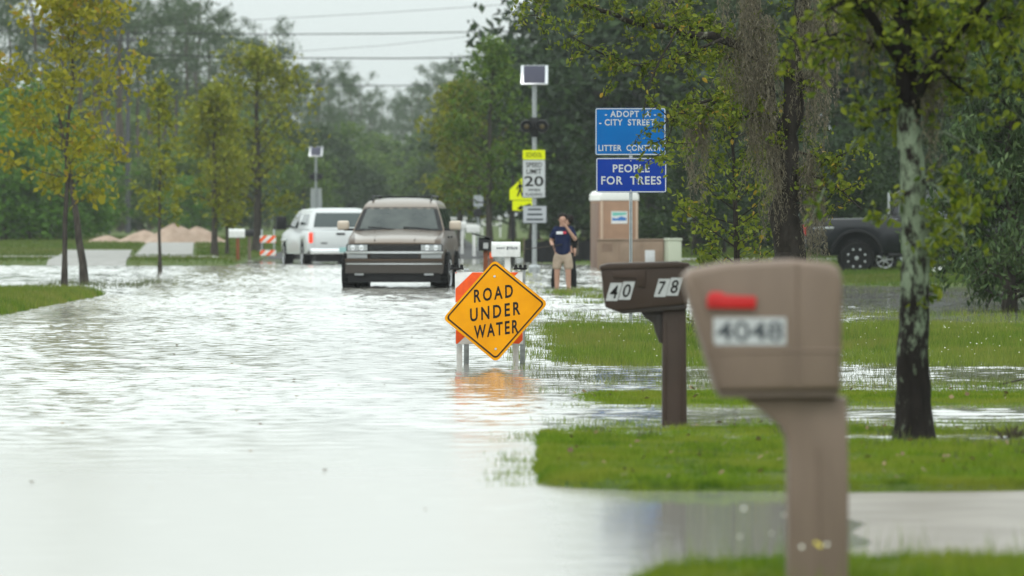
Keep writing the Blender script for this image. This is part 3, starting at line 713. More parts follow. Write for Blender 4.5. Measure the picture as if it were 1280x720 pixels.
# lichen covered trunk in the lawn
D = 36.6
lt = thing('lichen_tree', 'leaning tree trunk black at the foot and pale with lichen, standing in the near lawn', 'tree', (X(1143, D), D, float(H(np.array(X(1143, D)), np.array(D)))))
limbs = [(PL([(1143, 562), (1142, 520), (1141, 450), (1143, 400), (1144, 320), (1141, 240), (1137, 160), (1133, 90)], D), .118, .073, 0),
    (PL([(1133, 90), (1127, 10), (1122, -90), (1128, -220), (1120, -380)], D, .3), .073, .03, 1.3),
    (PL([(1135, 140), (1165, 80), (1215, 20), (1270, -60), (1330, -140)], D, -.8), .045, .012, .75),
    (PL([(1131, 85), (1092, 25), (1045, -40), (990, -110)], D, -.6), .042, .012, .7),
    (PL([(1128, 0), (1180, -70), (1250, -130), (1300, -200)], D, .7), .042, .012, .9),
    (PL([(1125, -60), (1060, -130), (980, -180)], D, .8), .04, .012, .8),
    (PL([(1132, 60), (1175, 40), (1230, 40), (1290, 70)], D, .6), .016, .005, 1.6),
    (PL([(1130, 50), (1090, 55), (1050, 40), (1010, 55)], D, .5), .014, .004, 1.3),
    (PL([(1165, 80), (1200, 110), (1245, 120), (1290, 160)], D - .2, .5), .012, .004, .6),
    (PL([(1215, 20), (1240, 20), (1270, 30), (1300, 20)], D - .4, .3), .012, .004, 1.6),
    (PL([(1128, 0), (1095, -10), (1060, 0), (1030, 15)], D, -.4), .012, .004, 1.5),
    (PL([(1141, 225), (1170, 232), (1200, 262), (1208, 320)], D, -.5), .012, .004, 1.2),
    (PL([(1139, 180), (1180, 165), (1225, 190), (1262, 240)], D, .4), .014, .004, .3),
    (PL([(1136, 130), (1098, 140), (1066, 180), (1050, 215)], D, .5), .012, .004, .8),
    (PL([(1141, 260), (1166, 290), (1172, 330), (1168, 365)], D, .2), .010, .003, 1.1)]
twiggy(lt, limbs, None, 6, M['near_leaf'], 13, .38, 12, .062, .3, .4, mbk=M['lichen'], jit=.035, flare=.42)
moss(lt, [(P(1185, 40, D), .08, 30, .45), (P(1090, 10, D), .06, 24, .4), (P(1165, 100, D), .06, 30, .6)], 10, M['moss'])

# dark feathery evergreen at the edge of the frame
D = 86
ev = make_tree('evergreen_shrub', 'big dark feathery evergreen drooping over the flooded grass', 'shrub', (X(1262, D), D, 0), 61, 4.2, .1, .05, 1.3, 70, 9, 34, .10, .13, .32, M['cedar_leaf'], M['bark'],
    env=lambda t: 1.0 - .55 * t, up=-.25, el=.25, droop=.8, sublen=.5)
dup(ev, (X(1365, 92), 92, .0), 2.1, (1.1, 1.1, 1.1), 'second dark feathery evergreen behind the one drooping over the flooded grass')

bwm = leaf_mesh('low_sky_screen', np.stack([bx, by, bz], 1), 1.5, .6, M['dark_leaf'], None, np.random.default_rng(8), flat=True); tag(bwm, kind='stuff')  # unseen leaf screen added to cut low skylight

# ------------------------------------------------------------------ the road-under-water sign and its barricade
M['ink'] = mat('sign_black', (.012, .011, .010), .6, spec=.08)
M['signwhite'] = mat('sign_white', (.46, .48, .49), .45, spec=.2)
D = 55.0; S = F / D
lv = 1.077; hd = lv / math.sqrt(2) * 0 + lv / 2        # half diagonal
u = Vector((132 / 139.7, -.294, 20 / 139.7)).normalized(); vv = Vector((-2 / 139.7, .40, 128 / 139.7)); vv = (vv - u * vv.dot(u)).normalized()
nn = u.cross(vv)     # towards the camera (-y)
side = lv / math.sqrt(2)
sgn = thing('warning_sign', 'amber diamond sign reading ROAD UNDER WATER, leaning on the striped barricade', 'sign', P(619, 388.5, D))
Rm = Matrix((u, -nn, vv)).transposed()      # local x,y,z -> world
sgn.rotation_euler = Rm.to_euler()
def diamond(sz, r, n=5):
    c, s = math.cos(R(45)), math.sin(R(45)); return [(x * c - z * s, x * s + z * c) for x, z in rrect(sz, sz, r, n)]
mb = MB(); mb.prism(diamond(side, .05), 'y', 0, .004); mb.build('panel', M['signyellow'], sgn)
mb = MB(); ringstrip(mb, diamond(side - .045, .04), diamond(side - .075, .03), -.0025); mb.build('border', M['ink'], sgn, smooth=0)
W_ = lv / 132 * 1.0
lettering('ROAD', .40, .14, M['ink'], sgn, (-.015, -.001, .184), bold=.024, spacing=1.4)
lettering('UNDER', .515, .14, M['ink'], sgn, (0, -.001, -.009), bold=.024, spacing=1.4)
lettering('WATER', .455, .14, M['ink'], sgn, (.008, -.001, -.194), bold=.024, spacing=1.3)
mb = MB()
for z in (.36, -.40): mb.lathe([(0, -.006), (.011, -.006), (.011, 0)], (0, 0, z), 'y', 10)
mb.build('bolt', M['galv'], sgn)

br = thing('road_barricade', 'folding barricade with orange and white striped boards behind the amber diamond sign', 'barricade', (X(611, 55.55), 55.55, 0), R(2))
bw = .66
def stripes(name, zc, hh, y, lean, parent, width, n=5, mirror=1, thick=.018):
    e = MB().box((0, 0, 0), (width, thick, hh), .003).build(name, M['white'], parent, (0, y, zc), (lean, 0, 0))
    pitch = width / n * 2 * .5; mb = MB(); f = -thick / 2 - .002
    for k in range(-3, n + 3):
        x0 = -width / 2 + k * .30 - .13
        poly = [(x0, -hh / 2 + .004), (x0 + .15, -hh / 2 + .004), (x0 + .15 + hh * mirror, hh / 2 - .004), (x0 + hh * mirror, hh / 2 - .004)]
        # clip to board
        def clip(pl, lim, sg):
            o = []
            for i in range(len(pl)):
                a, b = pl[i], pl[(i + 1) % len(pl)]
                ia, ib = sg * a[0] <= sg * lim, sg * b[0] <= sg * lim
                if ia: o.append(a)
                if ia != ib:
                    t = (lim - a[0]) / (b[0] - a[0]); o.append((lim, a[1] + t * (b[1] - a[1])))
            return o
        poly = clip(poly, width / 2 - .004, 1); poly = clip(poly, -width / 2 + .004, -1) if len(poly) > 2 else poly
        if len(poly) > 2: mb.add([(a, f, b) for a, b in poly], [tuple(range(len(poly)))])
    mb.build('stripe', M['orange'], e, smooth=0, recalc=False)
    return e
zt = 1.45 - (338 - 270) / S; 
lean = R(-9)
stripes('board', zt - .17, .30, -.01, lean, br, bw)
stripes('board', .30, .20, -.135, lean, br, bw)
for s in (-1, 1):
    MB().tube([(s * (bw / 2 - .03), -.20, -.12), (s * (bw / 2 - .03), .005, zt)], .0, 4) if 0 else None
    mb = MB(); mb.box((0, 0, 0), (.055, .03, zt + .13), .004); mb.build('leg', M['white'], br, (s * (bw / 2 - .055) - .015, -.055, zt / 2 - .065), (lean, 0, 0))
    mb = MB(); mb.box((0, 0, 0), (.05, .03, zt + .15), .004); mb.build('leg', M['galv'], br, (s * (bw / 2 - .055) + .06, .10, zt / 2 - .06), (R(9), 0, 0))
    mb = MB(); mb.box((0, 0, 0), (.13, .07, .02), .004); 
    for k in (-.045, 0, .045): mb.lathe([(0, .03), (.014, .03), (.016, .012), (.016, 0)], (k, 0, .008), 'z', 8)
    mb.build('hinge', M['darkplastic'], br, (s * (bw / 2 - .02), .02, zt + .012))

# ------------------------------------------------------------------ mailboxes
def num_plate(parent, txt, x, y, z, w_, h_, m_plate, slant=0.0, inkm=None, lw=.78, name='number_plate'):
    q = slant * h_ / 2
    poly = [(-w_ / 2 - q, -h_ / 2), (w_ / 2 - q, -h_ / 2), (w_ / 2 + q, h_ / 2), (-w_ / 2 + q, h_ / 2)]
    p = MB().prism(poly, 'y', -.0015, 0).build(name, m_plate, parent, (x, y, z), smooth=0)
    lettering(txt, w_ * lw, h_ * .74, inkm or M['ink'], p, (0, -.0025, 0), bold=.012, slant=slant * .9, name='number')
    return p
# the tan one in front
M['tan'] = mat('tan_plastic', (.20, .142, .107), .6, col2=(.178, .126, .095), stretch=(4, 4, 1), scale=3, bump=.12, bscale=140)
M['tandark'] = mat('tan_plastic_dark', (.15, .11, .085), .6)
M['flagred'] = mat('flag_red', (.52, .012, .014), .4)
M['plate'] = mat('plate_silver', (.52, .53, .54), .45, col2=(.44, .45, .46), scale=30)
M['faded'] = mat('faded_ink', (.03, .035, .045), .6, col2=(.09, .10, .11), scale=60)
D = 20.8; pxm = D / F
def lx(px): return (px - 1020) * pxm
def lz(row): return CAMZ + (270 - row) * pxm
gz = float(H(np.array(X(1020, D)), np.array(D)))
tm = thing('mailbox', 'big blurred tan plastic mailbox numbered 4048 with a red flag', 'mailbox', (X(1020, D), D, gz), R(1.0))
Z = lambda row: lz(row) - gz
poly = [(lx(894), Z(489)), (lx(1048), Z(487)), (lx(1050), Z(350)), (lx(1045), Z(334)), (lx(1034), Z(328)), (lx(990), Z(324)), (lx(905), Z(328)), (lx(862), Z(336)), (lx(853), Z(345)), (lx(856), Z(362))]
box = MB().prism(poly, 'y', -.15, .15, .025, seg=3).build('box', M['tan'], tm, smooth=40)
def ridge(parent, a, b, y, w_, m, name):
    return MB().tube([(a[0], y, a[1]), (b[0], y, b[1])], w_, 6).build(name, m, parent)
ridge(box, (lx(993), Z(329)), (lx(994), Z(485)), -.149, .006, M['tan'], 'seam')
ridge(box, (lx(884), Z(439)), (lx(1047), Z(437)), -.149, .005, M['tan'], 'seam')
MB().prism([(lx(899), Z(496)), (lx(1044), Z(495)), (lx(1046), Z(488)), (lx(897), Z(489))], 'y', -.135, .135, .006).build('base_plate', M['tandark'], tm)
post = [(lx(926), Z(496)), (lx(1057), Z(496)), (lx(1059), Z(600)), (lx(1059), -.3), (lx(984), -.3), (lx(984), Z(570)), (lx(982), Z(548)), (lx(974), Z(532)), (lx(952), Z(514))]
MB().prism(post, 'y', -.09, .09, .015).build('post', M['tan'], tm, smooth=40)
ridge(tm, (lx(1020), Z(560)), (lx(1021), -.1), -.089, .008, M['tan'], 'post_rib')
ridge(box, (lx(866), Z(345)), (lx(905), Z(482)), -.149, .005, M['tan'], 'door_seam')
fl = MB(); fl.prism([(lx(881), Z(384)), (lx(941), Z(385)), (lx(942), Z(370)), (lx(905), Z(368)), (lx(897), Z(364)), (lx(886), Z(364)), (lx(881), Z(370))], 'y', -.168, -.158, .003)
fl.lathe([(0, -.176), (.012, -.176), (.014, -.15)], (lx(889), 0, Z(374)), 'y', 12); fl.build('flag', M['flagred'], tm)
num_plate(tm, '4048', lx(934), -.1505, Z(413), 90 * pxm, 34 * pxm, M['plate'], inkm=M['faded'], lw=.92)

# the brown one behind it
M['brown'] = mat('brown_plastic', (.052, .034, .026), .5, col2=(.042, .028, .021), spec=.25, scale=4, bump=.12, bscale=90)
M['browndark'] = mat('brown_recess', (.034, .025, .022), .5)
M['platew'] = mat('plate_white', (.46, .47, .47), .4, col2=(.40, .41, .41), scale=40)
D = 39.5; pxm = D / F
gz = float(H(np.array(X(843, D)), np.array(D)))
bm2 = thing('mailbox', 'dark brown mailbox with slanted numbers 40 78 on a brown post', 'mailbox', (X(843, D), D, gz), R(0))
lx = lambda px: (px - 843) * pxm
lz = lambda row: CAMZ + (270 - row) * pxm - gz
poly = [(lx(757), lz(384)), (lx(770), lz(389)), (lx(858), lz(380)), (lx(859), lz(340)), (lx(857), lz(331)), (lx(845), lz(329)), (lx(760), lz(332)), (lx(751), lz(336)), (lx(752), lz(345)), (lx(753), lz(352)), (lx(754), lz(368))]
b2 = MB().prism(poly, 'y', -.13, .13, .016, seg=3).build('box', M['brown'], bm2, smooth=40)
MB().prism([(lx(749), lz(337)), (lx(862), lz(334)), (lx(861), lz(328.5)), (lx(846), lz(326.5)), (lx(760), lz(329)), (lx(750), lz(332))], 'y', -.14, .14, .012).build('lid', M['brown'], bm2)
MB().prism([(lx(778), lz(392)), (lx(858), lz(386)), (lx(858), lz(379)), (lx(766), lz(387))], 'y', -.115, .115, .006).build('base_plate', M['browndark'], bm2)
mbp = MB(); mbp.prism([(lx(828), lz(386)), (lx(857), lz(386)), (lx(858.5), lz(536)), (lx(858.5), -.3), (lx(827.5), -.3), (lx(827.5), lz(536))], 'y', -.085, .085, .008); ps = mbp.build('post', M['brown'], bm2)
for s0, s1 in ((830, 833), (850, 855)):
    MB().prism([(lx(s0), lz(395)), (lx(s1), lz(395)), (lx(s1), lz(525)), (lx(s0), lz(525))], 'y', -.090, -.084, .002).build('moulding', M['brown'], ps)
MB().prism([(lx(800), lz(389)), (lx(829), lz(388)), (lx(829), lz(430)), (lx(824), lz(428)), (lx(819), lz(415)), (lx(816), lz(404)), (lx(806), lz(397))], 'y', -.04, .04, .005).build('bracket', M['browndark'], bm2)
MB().prism([(lx(765), lz(338)), (lx(806), lz(337)), (lx(806), lz(358)), (lx(797), lz(358)), (lx(795), lz(347)), (lx(766), lz(347))], 'y', -.142, -.131, .003).build('flag', M['brown'], bm2)
for d_, px_, row_ in (('4', 767, 364.5), ('0', 783, 363), ('7', 827, 359.5), ('8', 842.5, 358)): num_plate(bm2, d_, lx(px_), -.1315, lz(row_), 14.6 * pxm, 22.5 * pxm, M['platew'], slant=.28, lw=.72)

# small mailboxes up the road
def small_mailbox(px, row_c, d, ln, hh, label, mbox, mpost, rz=0, base=-.1, words=None, flag=False, post_w=.1, tilt=0):
    z = CAMZ + (270 - row_c) / F * d
    t = thing('mailbox', label, 'mailbox', (X(px, d), d, base), rz)
    r = .09
    poly = [(-.1, 0), (.1, 0), (.1, hh - r)] + [(.1 * math.cos(R(a)), hh - r + r * math.sin(R(a))) for a in range(20, 180, 20)] + [(-.1, hh - r)]
    b = MB().prism(poly, 'x', -ln / 2, ln / 2, .008).build('box', mbox, t, (0, 0, z - base - hh / 2), (0, tilt, 0))
    MB().prism([(p[0] * 1.06, p[1] * 1.03 - .003) for p in poly], 'x', -ln / 2 - .02, -ln / 2 + .012, .005).build('door', mbox, b)
    MB().box((0, 0, 0), (post_w, post_w, z - base - hh / 2 + .3), .006).build('post', mpost, t, (0.02, 0, (z - base - hh / 2 - .3) / 2))
    if flag:
        MB().box((ln * .28, -.112, hh * .55), (.03, .008, .16), .002).build('flag', M['flagred'], b)
    if words:
        mb = MB(); rw = random.Random(5)
        for k in range(words): mb.box((-.17 + k * .04 + (.03 if k > 3 else 0), -.1012, .155), (rw.uniform(.018, .032), .002, rw.uniform(.035, .07) if k > 3 else .03), .0, rot=(0, rw.uniform(-.2, .2), 0))
        mb.build('worn_lettering', M['faded'], b, smooth=0)
    return t
M['wood'] = mat('weathered_wood', (.16, .13, .10), .8, col2=(.11, .09, .07), scale=8, stretch=(4, 4, .6))
M['redwood'] = mat('red_brown_wood', (.20, .07, .035), .8)
M['mbblack'] = mat('black_mailbox_metal', (.014, .014, .015), .45, spec=.25)
small_mailbox(633, 311.5, 103, .50, .27, 'white mailbox with worn dark lettering on its side, just above the diamond sign', M['white'], M['white'], words=9, rz=R(2))
m2 = small_mailbox(606, 305, 118, .22, .27, 'dark mailbox with its lid raised beside the white lettered mailbox', M['mbblack'], M['redwood'], base=-.1)
MB().box((-.06, -.03, .30), (.44, .2, .03), .006, rot=(0, R(14), 0)).build('lid', M['mbblack'], m2.children[0])
MB().box((.02, -.112, .10), (.1, .006, .12), 0).build('number_plate', M['platew'], m2.children[0])
small_mailbox(296.5, 291.5, 178, .48, .27, 'white mailbox on a red brown post in front of the olive trees', M['white'], M['redwood'], base=.12)
small_mailbox(311, 291, 184, .34, .22, 'black mailbox right behind the white one on the red brown post', M['mbblack'], M['wood'], base=.12)
small_mailbox(577, 281.5, 208, .36, .26, 'upper white mailbox of the far pair beyond the dark truck cap mirror', M['white'], M['white'], base=.1)
small_mailbox(592, 286, 200, .46, .26, 'lower wider white mailbox of the far pair up the road', M['white'], M['white'], base=.1, post_w=.12)
rp = thing('marker_post', 'short wooden marker post with an orange red reflector by the white mailbox', 'post', (X(614, 108), 108, -.12))
MB().box((0, 0, .4), (.07, .05, 1.0), .004).build('post', M['redwood'], rp); MB().box((0, -.032, .82), (.06, .01, .10), .002).build('reflector', M['orange'], rp)

# ------------------------------------------------------------------ blue adopt-a-street signs on one post
M['blue'] = mat('sign_blue', (.0, .115, .37), .5, col2=(.0, .10, .33), scale=3, spec=.12)
M['navy'] = mat('sign_navy', (.003, .035, .27), .5, col2=(.003, .03, .24), scale=3, spec=.12)
D = 76; pxm = D / F
bs = thing('adopt_street_sign', 'two blue signs on one steel post, ADOPT A CITY STREET above PEOPLE FOR TREES', 'sign', (X(788.5, D), D, -.05), R(-.4))
lx = lambda px: (px - 788.5) * pxm
lz = lambda row: CAMZ + (270 - row) * pxm + .05
pm = MB(); pm.box((0, .012, 1.36), (.045, .02, 3.04), .004)
ps = pm.build('post', M['galv'], bs)
hm_ = MB()
for i in range(54): hm_.lathe([(0, -.001), (.0065, -.001), (.0065, 0)], (0, 0, .2 + i * .028), 'y', 6)
hm_.build('punched_hole', M['ink'], ps, smooth=0)
def plate(parent, cx, cz, w_, h_, m, y=-.004, name='panel', r=.03, border=True, bm_=None):
    p = MB().prism(rrect(w_, h_, r), 'y', -.003, 0).build(name, m, parent, (cx, y, cz), smooth=30)
    MB().prism(rrect(w_ - .006, h_ - .006, r - .003), 'y', .0003, .002).build('back', M['galv'], p, smooth=30)
    if border:
        mb = MB(); ringstrip(mb, rrect(w_ - .008, h_ - .008, r - .004), rrect(w_ - .034, h_ - .034, max(.006, r - .017)), -.0055); mb.build('border', bm_ or M['signwhite'], p, smooth=0)
    return p
p1 = plate(bs, lx(788), lz(164.5), 88 * pxm, 59 * pxm, M['blue'])
def words(p, txt, px, row, wpx, hpx, cpx, crow, m=None, **k):
    lettering(txt, wpx * pxm, hpx * pxm, m or M['signwhite'], p, ((px - cpx) * pxm, -.0055, (crow - row) * pxm), **k)
words(p1, '- ADOPT  A -', 788, 142.5, 64, 8, 788, 164.5, bold=.02, spacing=1.15)
words(p1, '- CITY  STREET -', 787, 153, 76, 8, 788, 164.5, bold=.02, spacing=1.1)
words(p1, 'LITTER  CONTROL', 788, 185, 80, 7.6, 788, 164.5, bold=.02, spacing=1.1)
for (x_, r_) in ((788.5, 140), (788.5, 190), (788.5, 201), (788.5, 238)): MB().lathe([(0, -.012), (.009, -.012), (.011, -.005)], (lx(x_), 0, lz(r_)), 'y', 8).build('bolt', M['galv'], bs)
p2 = plate(bs, lx(789), lz(219), 88 * pxm, 43.5 * pxm, M['navy'])
words(p2, 'PEOPLE', 789, 210.5, 46, 10, 789, 219, bold=.02, spacing=1.12)
words(p2, 'FOR  TREES', 789, 225.5, 75, 10.5, 789, 219, bold=.02, spacing=1.12)

# ------------------------------------------------------------------ solar school-zone speed sign
M['solar'] = mat('solar_cell', (.05, .05, .075), .5, spec=.15)
M['flyellow'] = mat('school_yellow_green', (.60, .66, .0), .5, spec=.12)
M['amberlens'] = mat('beacon_lens', (.10, .07, .01), .25)
M['greysign'] = mat('sign_grey_white', (.38, .40, .43), .5, spec=.15)
D = 146; pxm = D / F
sp = thing('speed_limit_sign', 'school speed limit 20 sign with solar panel and twin beacons standing in the water', 'sign', (X(668, D), D, -.1), R(-1))
lx = lambda px: (px - 668) * pxm
lz = lambda row: CAMZ + (270 - row) * pxm + .1
MB().tube([(0, .05, 0), (0, .05, lz(104))], .062, 12).build('pole', M['galv'], sp)
mb = MB(); mb.lathe([(.20, 0), (.20, .04), (.15, .10), (.15, .24), (.09, .30)], (0, .05, 0), 'z', 14); mb.build('base', M['galv'], sp)
so_ = MB().box((0, 0, 0), (34 * pxm, .05, .62), .006).build('solar_panel', M['alloy'], sp, (lx(668), 0, lz(94)), (R(-38), 0, 0))
MB().box((0, -.028, 0), (27 * pxm, .006, .58), .002).build('cell', M['solar'], so_)
bb = MB().box((0, .02, lz(159)), (.20, .16, .5), .02).build('control_box', M['darkplastic'], sp)
for s in (-1, 1):
    mb = MB(); mb.lathe([(.0, .12), (.155, .12), (.165, .06), (.165, -.02), (.15, -.16), (.155, -.16), (.17, -.02)], (s * .2, -.06, lz(158)), 'y', 16); bc = mb.build('beacon', M['black'], sp)
    mb = MB(); mb.lathe([(0, -.03), (.10, -.015), (.14, 0), (.14, .02)], (s * .2, -.06, lz(158)), 'y', 16); mb.build('lens', M['amberlens'], bc)
pa = plate(sp, lx(667.5), lz(193.5), 28 * pxm, 12 * pxm, M['flyellow'], y=-.02, border=False, r=.02)
lettering('SCHOOL', 20 * pxm, 6 * pxm, M['ink'], pa, (0, -.006, 0), bold=.01)
pb = plate(sp, lx(667.5), lz(223.5), 29 * pxm, 48 * pxm, M['signwhite'], y=-.02, bm_=M['ink'], r=.03)
def wd(p, t_, w_, h_, dz, m=None): lettering(t_, w_ * pxm, h_ * pxm, m or M['ink'], p, (0, -.007, dz * pxm), bold=.016)
wd(pb, 'SPEED', 20, 6.2, 17.5); wd(pb, 'LIMIT', 19, 6.2, 9.2); wd(pb, '20', 24, 13, -3); wd(pb, 'WHEN', 15, 3.6, -14); wd(pb, 'FLASHING', 21, 3.6, -19.5)
pc = plate(sp, lx(668.5), lz(268), 30 * pxm, 22 * pxm, M['greysign'], y=-.02, bm_=M['faded'], r=.03)
for t_, w_, dz in (('FINES', 15, 6), ('DOUBLE', 17, 0)): pass
mb = MB()
for k, (w_, dz) in enumerate(((17, 6.3), (19, 0), (21, -6.3))):
    mb.box((0, -.006, dz * pxm), (w_ * pxm, .002, .055), 0)
mb.build('blurred_text', M['faded'], pc, smooth=0)
d2 = 300
fsp = dup(sp, (X(395, d2), d2, CAMZ + (270 - 318) / F * d2 + .25), R(177), (1, 1, 1), 'far small solar speed sign rising behind the white pickup')

for c_ in fsp.children:
    if c_.name.startswith('solar_panel'): c_.rotation_euler = (R(-38), 0, R(180))
# school crossing sign
D = 162; pxm = D / F
sc_ = thing('school_crossing_sign', 'fluorescent yellow green crossing sign with a black walking figure, half behind the speed sign', 'sign', (X(646, D), D, .0))
lx = lambda px: (px - 646) * pxm
lz = lambda row: CAMZ + (270 - row) * pxm
MB().box((-.11, .03, lz(290)), (.075, .05, 3.2), .004).build('post', M['darkplastic'], sc_)
pg = MB().prism([(lx(637), lz(250)), (lx(671), lz(250)), (lx(671), lz(237)), (lx(654), lz(221)), (lx(637), lz(237))], 'y', -.004, 0).build('panel', M['flyellow'], sc_, smooth=0)
mb = MB()
def figure(x, z, s):
    mb.lathe([(0, -.008), (.06 * s, -.008), (.06 * s, -.005)], (x, 0, z + .38 * s), 'y', 10)
    for q in ([(-.06, .3), (.07, .3), (.06, .02), (-.05, .02)], [(-.05, .04), (.03, .04), (-.08, -.28), (-.15, -.26)], [(-.02, .04), (.06, .04), (.14, -.28), (.07, -.28)], [(-.06, .29), (-.02, .22), (-.14, .02), (-.18, .06)], [(.06, .29), (.03, .22), (.14, .06), (.18, .1)]):
        mb.prism([(x + a * s, z + b * s) for a, b in q], 'y', -.008, -.005)
figure(lx(650), lz(238), .62); figure(lx(659), lz(239), .5)
mb.build('walking_figure', M['ink'], pg, smooth=0)
MB().prism(rrect(25 * pxm, 12.5 * pxm, .03, cx=lx(653), cz=lz(257)), 'y', -.006, -.002).build('arrow_plaque', M['flyellow'], sc_, smooth=0)
mb = MB(); mb.prism([(lx(663), lz(254)), (lx(650), lz(259)), (lx(651), lz(261)), (lx(664), lz(256))], 'y', -.010, -.007); mb.prism([(lx(646), lz(261)), (lx(652), lz(256)), (lx(653), lz(263))], 'y', -.010, -.007); mb.build('arrow', M['ink'], sc_.children[-1], smooth=0)

# far sign by the white mailboxes
D = 215; fs = thing('road_sign', 'small hazy grey sign on a pale post above the far white mailboxes', 'sign', (X(598, D), D, .15))
pxm = D / F
MB().tube([(0, .03, 0), (0, .03, CAMZ - .15 + (270 - 244) * pxm)], .05, 8).build('post', M['galv'], fs)
MB().prism(rrect(12 * pxm, 14 * pxm, .04, cz=CAMZ - .15 + (270 - 251) * pxm), 'y', -.01, 0).build('panel', M['greysign'], fs, smooth=0)
MB().lathe([(0, -.1), (.16, -.1), (.18, .05), (.1, .1)], (-.02, 0, CAMZ - .15 + (270 - 266) * pxm), 'y', 12).build('beacon', M['darkplastic'], fs)

# striped barricade by the road bend
D = 186; b3 = thing('road_barricade', 'small red and white striped barricade beside the white pickup', 'barricade', (X(335, D), D, .14))
for (row, hh) in ((299, .24), (316, .18)): stripes('board', CAMZ - .14 + (270 - row) / F * D, hh, -.03, 0, b3, .52)
for s in (-1, 1): MB().box((s * .2, 0, .42), (.05, .04, .9), .004).build('leg', M['galv'], b3)

# silt fence, portable toilet, utility boxes
M['silt'] = mat('black_fabric', (.012, .012, .013), .7, bump=.4, bscale=9)
D = 172; sf = thing('silt_fence', 'low sagging black silt fence behind the wading person', 'fence', (X(700, D), D, .1))
rows = [[], [], []]
for i in range(31):
    x = X(655 + i * 3.7, D) - X(700, D); sag = .10 * math.sin(i * .9) + .08 * math.sin(i * .37)
    for k, z in enumerate((-.05, .25, .58 + sag * .6 - (.12 if 8 < i < 14 else 0))): rows[k].append((x, .05 * math.sin(i * 1.7 + k) + .1 * math.sin(i * .5), z))
rows += [[(p[0], p[1] + .02, p[2]) for p in r] for r in rows[::-1]]
MB().grid(rows).build('fabric', M['silt'], sf, smooth=60)
for i in range(0, 31, 6): MB().box((X(655 + i * 3.7, D) - X(700, D), .06, .25), (.04, .04, .9), .004).build('stake', M['wood'], sf)

M['toilet'] = mat('brown_moulded', (.31, .19, .125), .55, col2=(.27, .165, .11), scale=4, spec=.2)
M['toiletedge'] = mat('pale_moulded_edge', (.42, .30, .22), .5)
M['toiletdark'] = mat('brown_moulded_dark', (.17, .10, .07), .55)
M['roofwhite'] = mat('translucent_white_roof', (.72, .72, .70), .5)
D = 158; pt = thing('portable_toilet', 'brown portable toilet with a white roof and a blue green sticker', 'toilet', (X(768, D), D + .6, -.12), R(14))
MB().box((0, 0, 1.02), (1.08, 1.12, 2.0), .04).build('cabin', M['toilet'], pt)
cab = pt.children[0]
for s in (-.5, .5): MB().box((s, -.57, 1.0), (.07, .04, 1.98), .012).build('corner_post', M['toiletedge'], cab)
MB().box((-.545, 0, 1.0), (.03, .82, 1.85), .01).build('door', M['toiletdark'], pt)
rf = [(-.57, 2.0), (.57, 2.0), (.56, 2.16), (.48, 2.25), (.2, 2.31), (-.2, 2.31), (-.48, 2.25), (-.56, 2.16)]
MB().prism(rf, 'y', -.585, .585, .03).build('roof', M['roofwhite'], pt)
MB().box((0, -.57, .62), (.98, .03, .05), .008).build('rail', M['roofwhite'], pt)
M['stk_teal'] = mat('sticker_teal', (.12, .42, .36), .4); M['stk_blue'] = mat('sticker_blue', (.02, .14, .42), .4)
sk = MB().box((.0, -.5645, 1.53), (.46, .006, .34), 0).build('sticker', M['white'], pt)
MB().prism([(-.2, 1.44), (.2, 1.44), (.2, 1.52), (.05, 1.56), (-.08, 1.50), (-.2, 1.53)], 'y', -.571, -.569).build('wave', M['stk_blue'], sk, smooth=0)
MB().prism([(-.2, 1.57), (.2, 1.60), (.2, 1.67), (-.2, 1.67)], 'y', -.571, -.569).build('band', M['stk_teal'], sk, smooth=0)

M['tanbox'] = mat('tan_steel', (.25, .18, .13), .6, col2=(.19, .135, .095), scale=2, spec=.2)
M['palegreen'] = mat('pale_green_steel', (.42, .45, .35), .55, spec=.2)
D = 151; ub = thing('utility_cabinet', 'long low tan utility cabinet with a white notice, in front of the brown toilet', 'cabinet', (X(788, D), D, .0), R(-3))
MB().box((0, .3, .345), (1.76, .6, .95), .02).build('body', M['tanbox'], ub); MB().box((0, .3, .825), (1.80, .66, .03), .008).build('lid', M['tanbox'], ub)
for i in range(5): MB().box((-.62, -.003, .52 + i * .045), (.3, .008, .016), .002).build('vent', M['toiletdark'], ub.children[0])
for x in (-.3, .3): MB().box((x, -.002, .45), (.012, .008, .68), 0).build('seam', M['toiletdark'], ub.children[0])
MB().box((.52, -.006, .36), (.26, .008, .36), .002).build('notice', M['plate'], ub)
pd = thing('cable_pedestal', 'pale green square pedestal at the end of the tan cabinet', 'pedestal', (X(841, D), D - .1, .0), R(20))
MB().box((0, 0, .345), (.36, .36, .97), .02).build('body', M['palegreen'], pd); MB().box((0, 0, .83), (.40, .40, .06), .015).build('cap', M['palegreen'], pd)
wb = thing('utility_cover', 'little white ground box on the grass beyond the lichen covered trunk', 'box', (X(1172, 138), 138, .03)); MB().box((0, 0, .1), (.24, .2, .2), .03).build('body', M['white'], wb); MB().box((0, 0, .21), (.27, .23, .04), .01).build('lid', M['white'], wb)

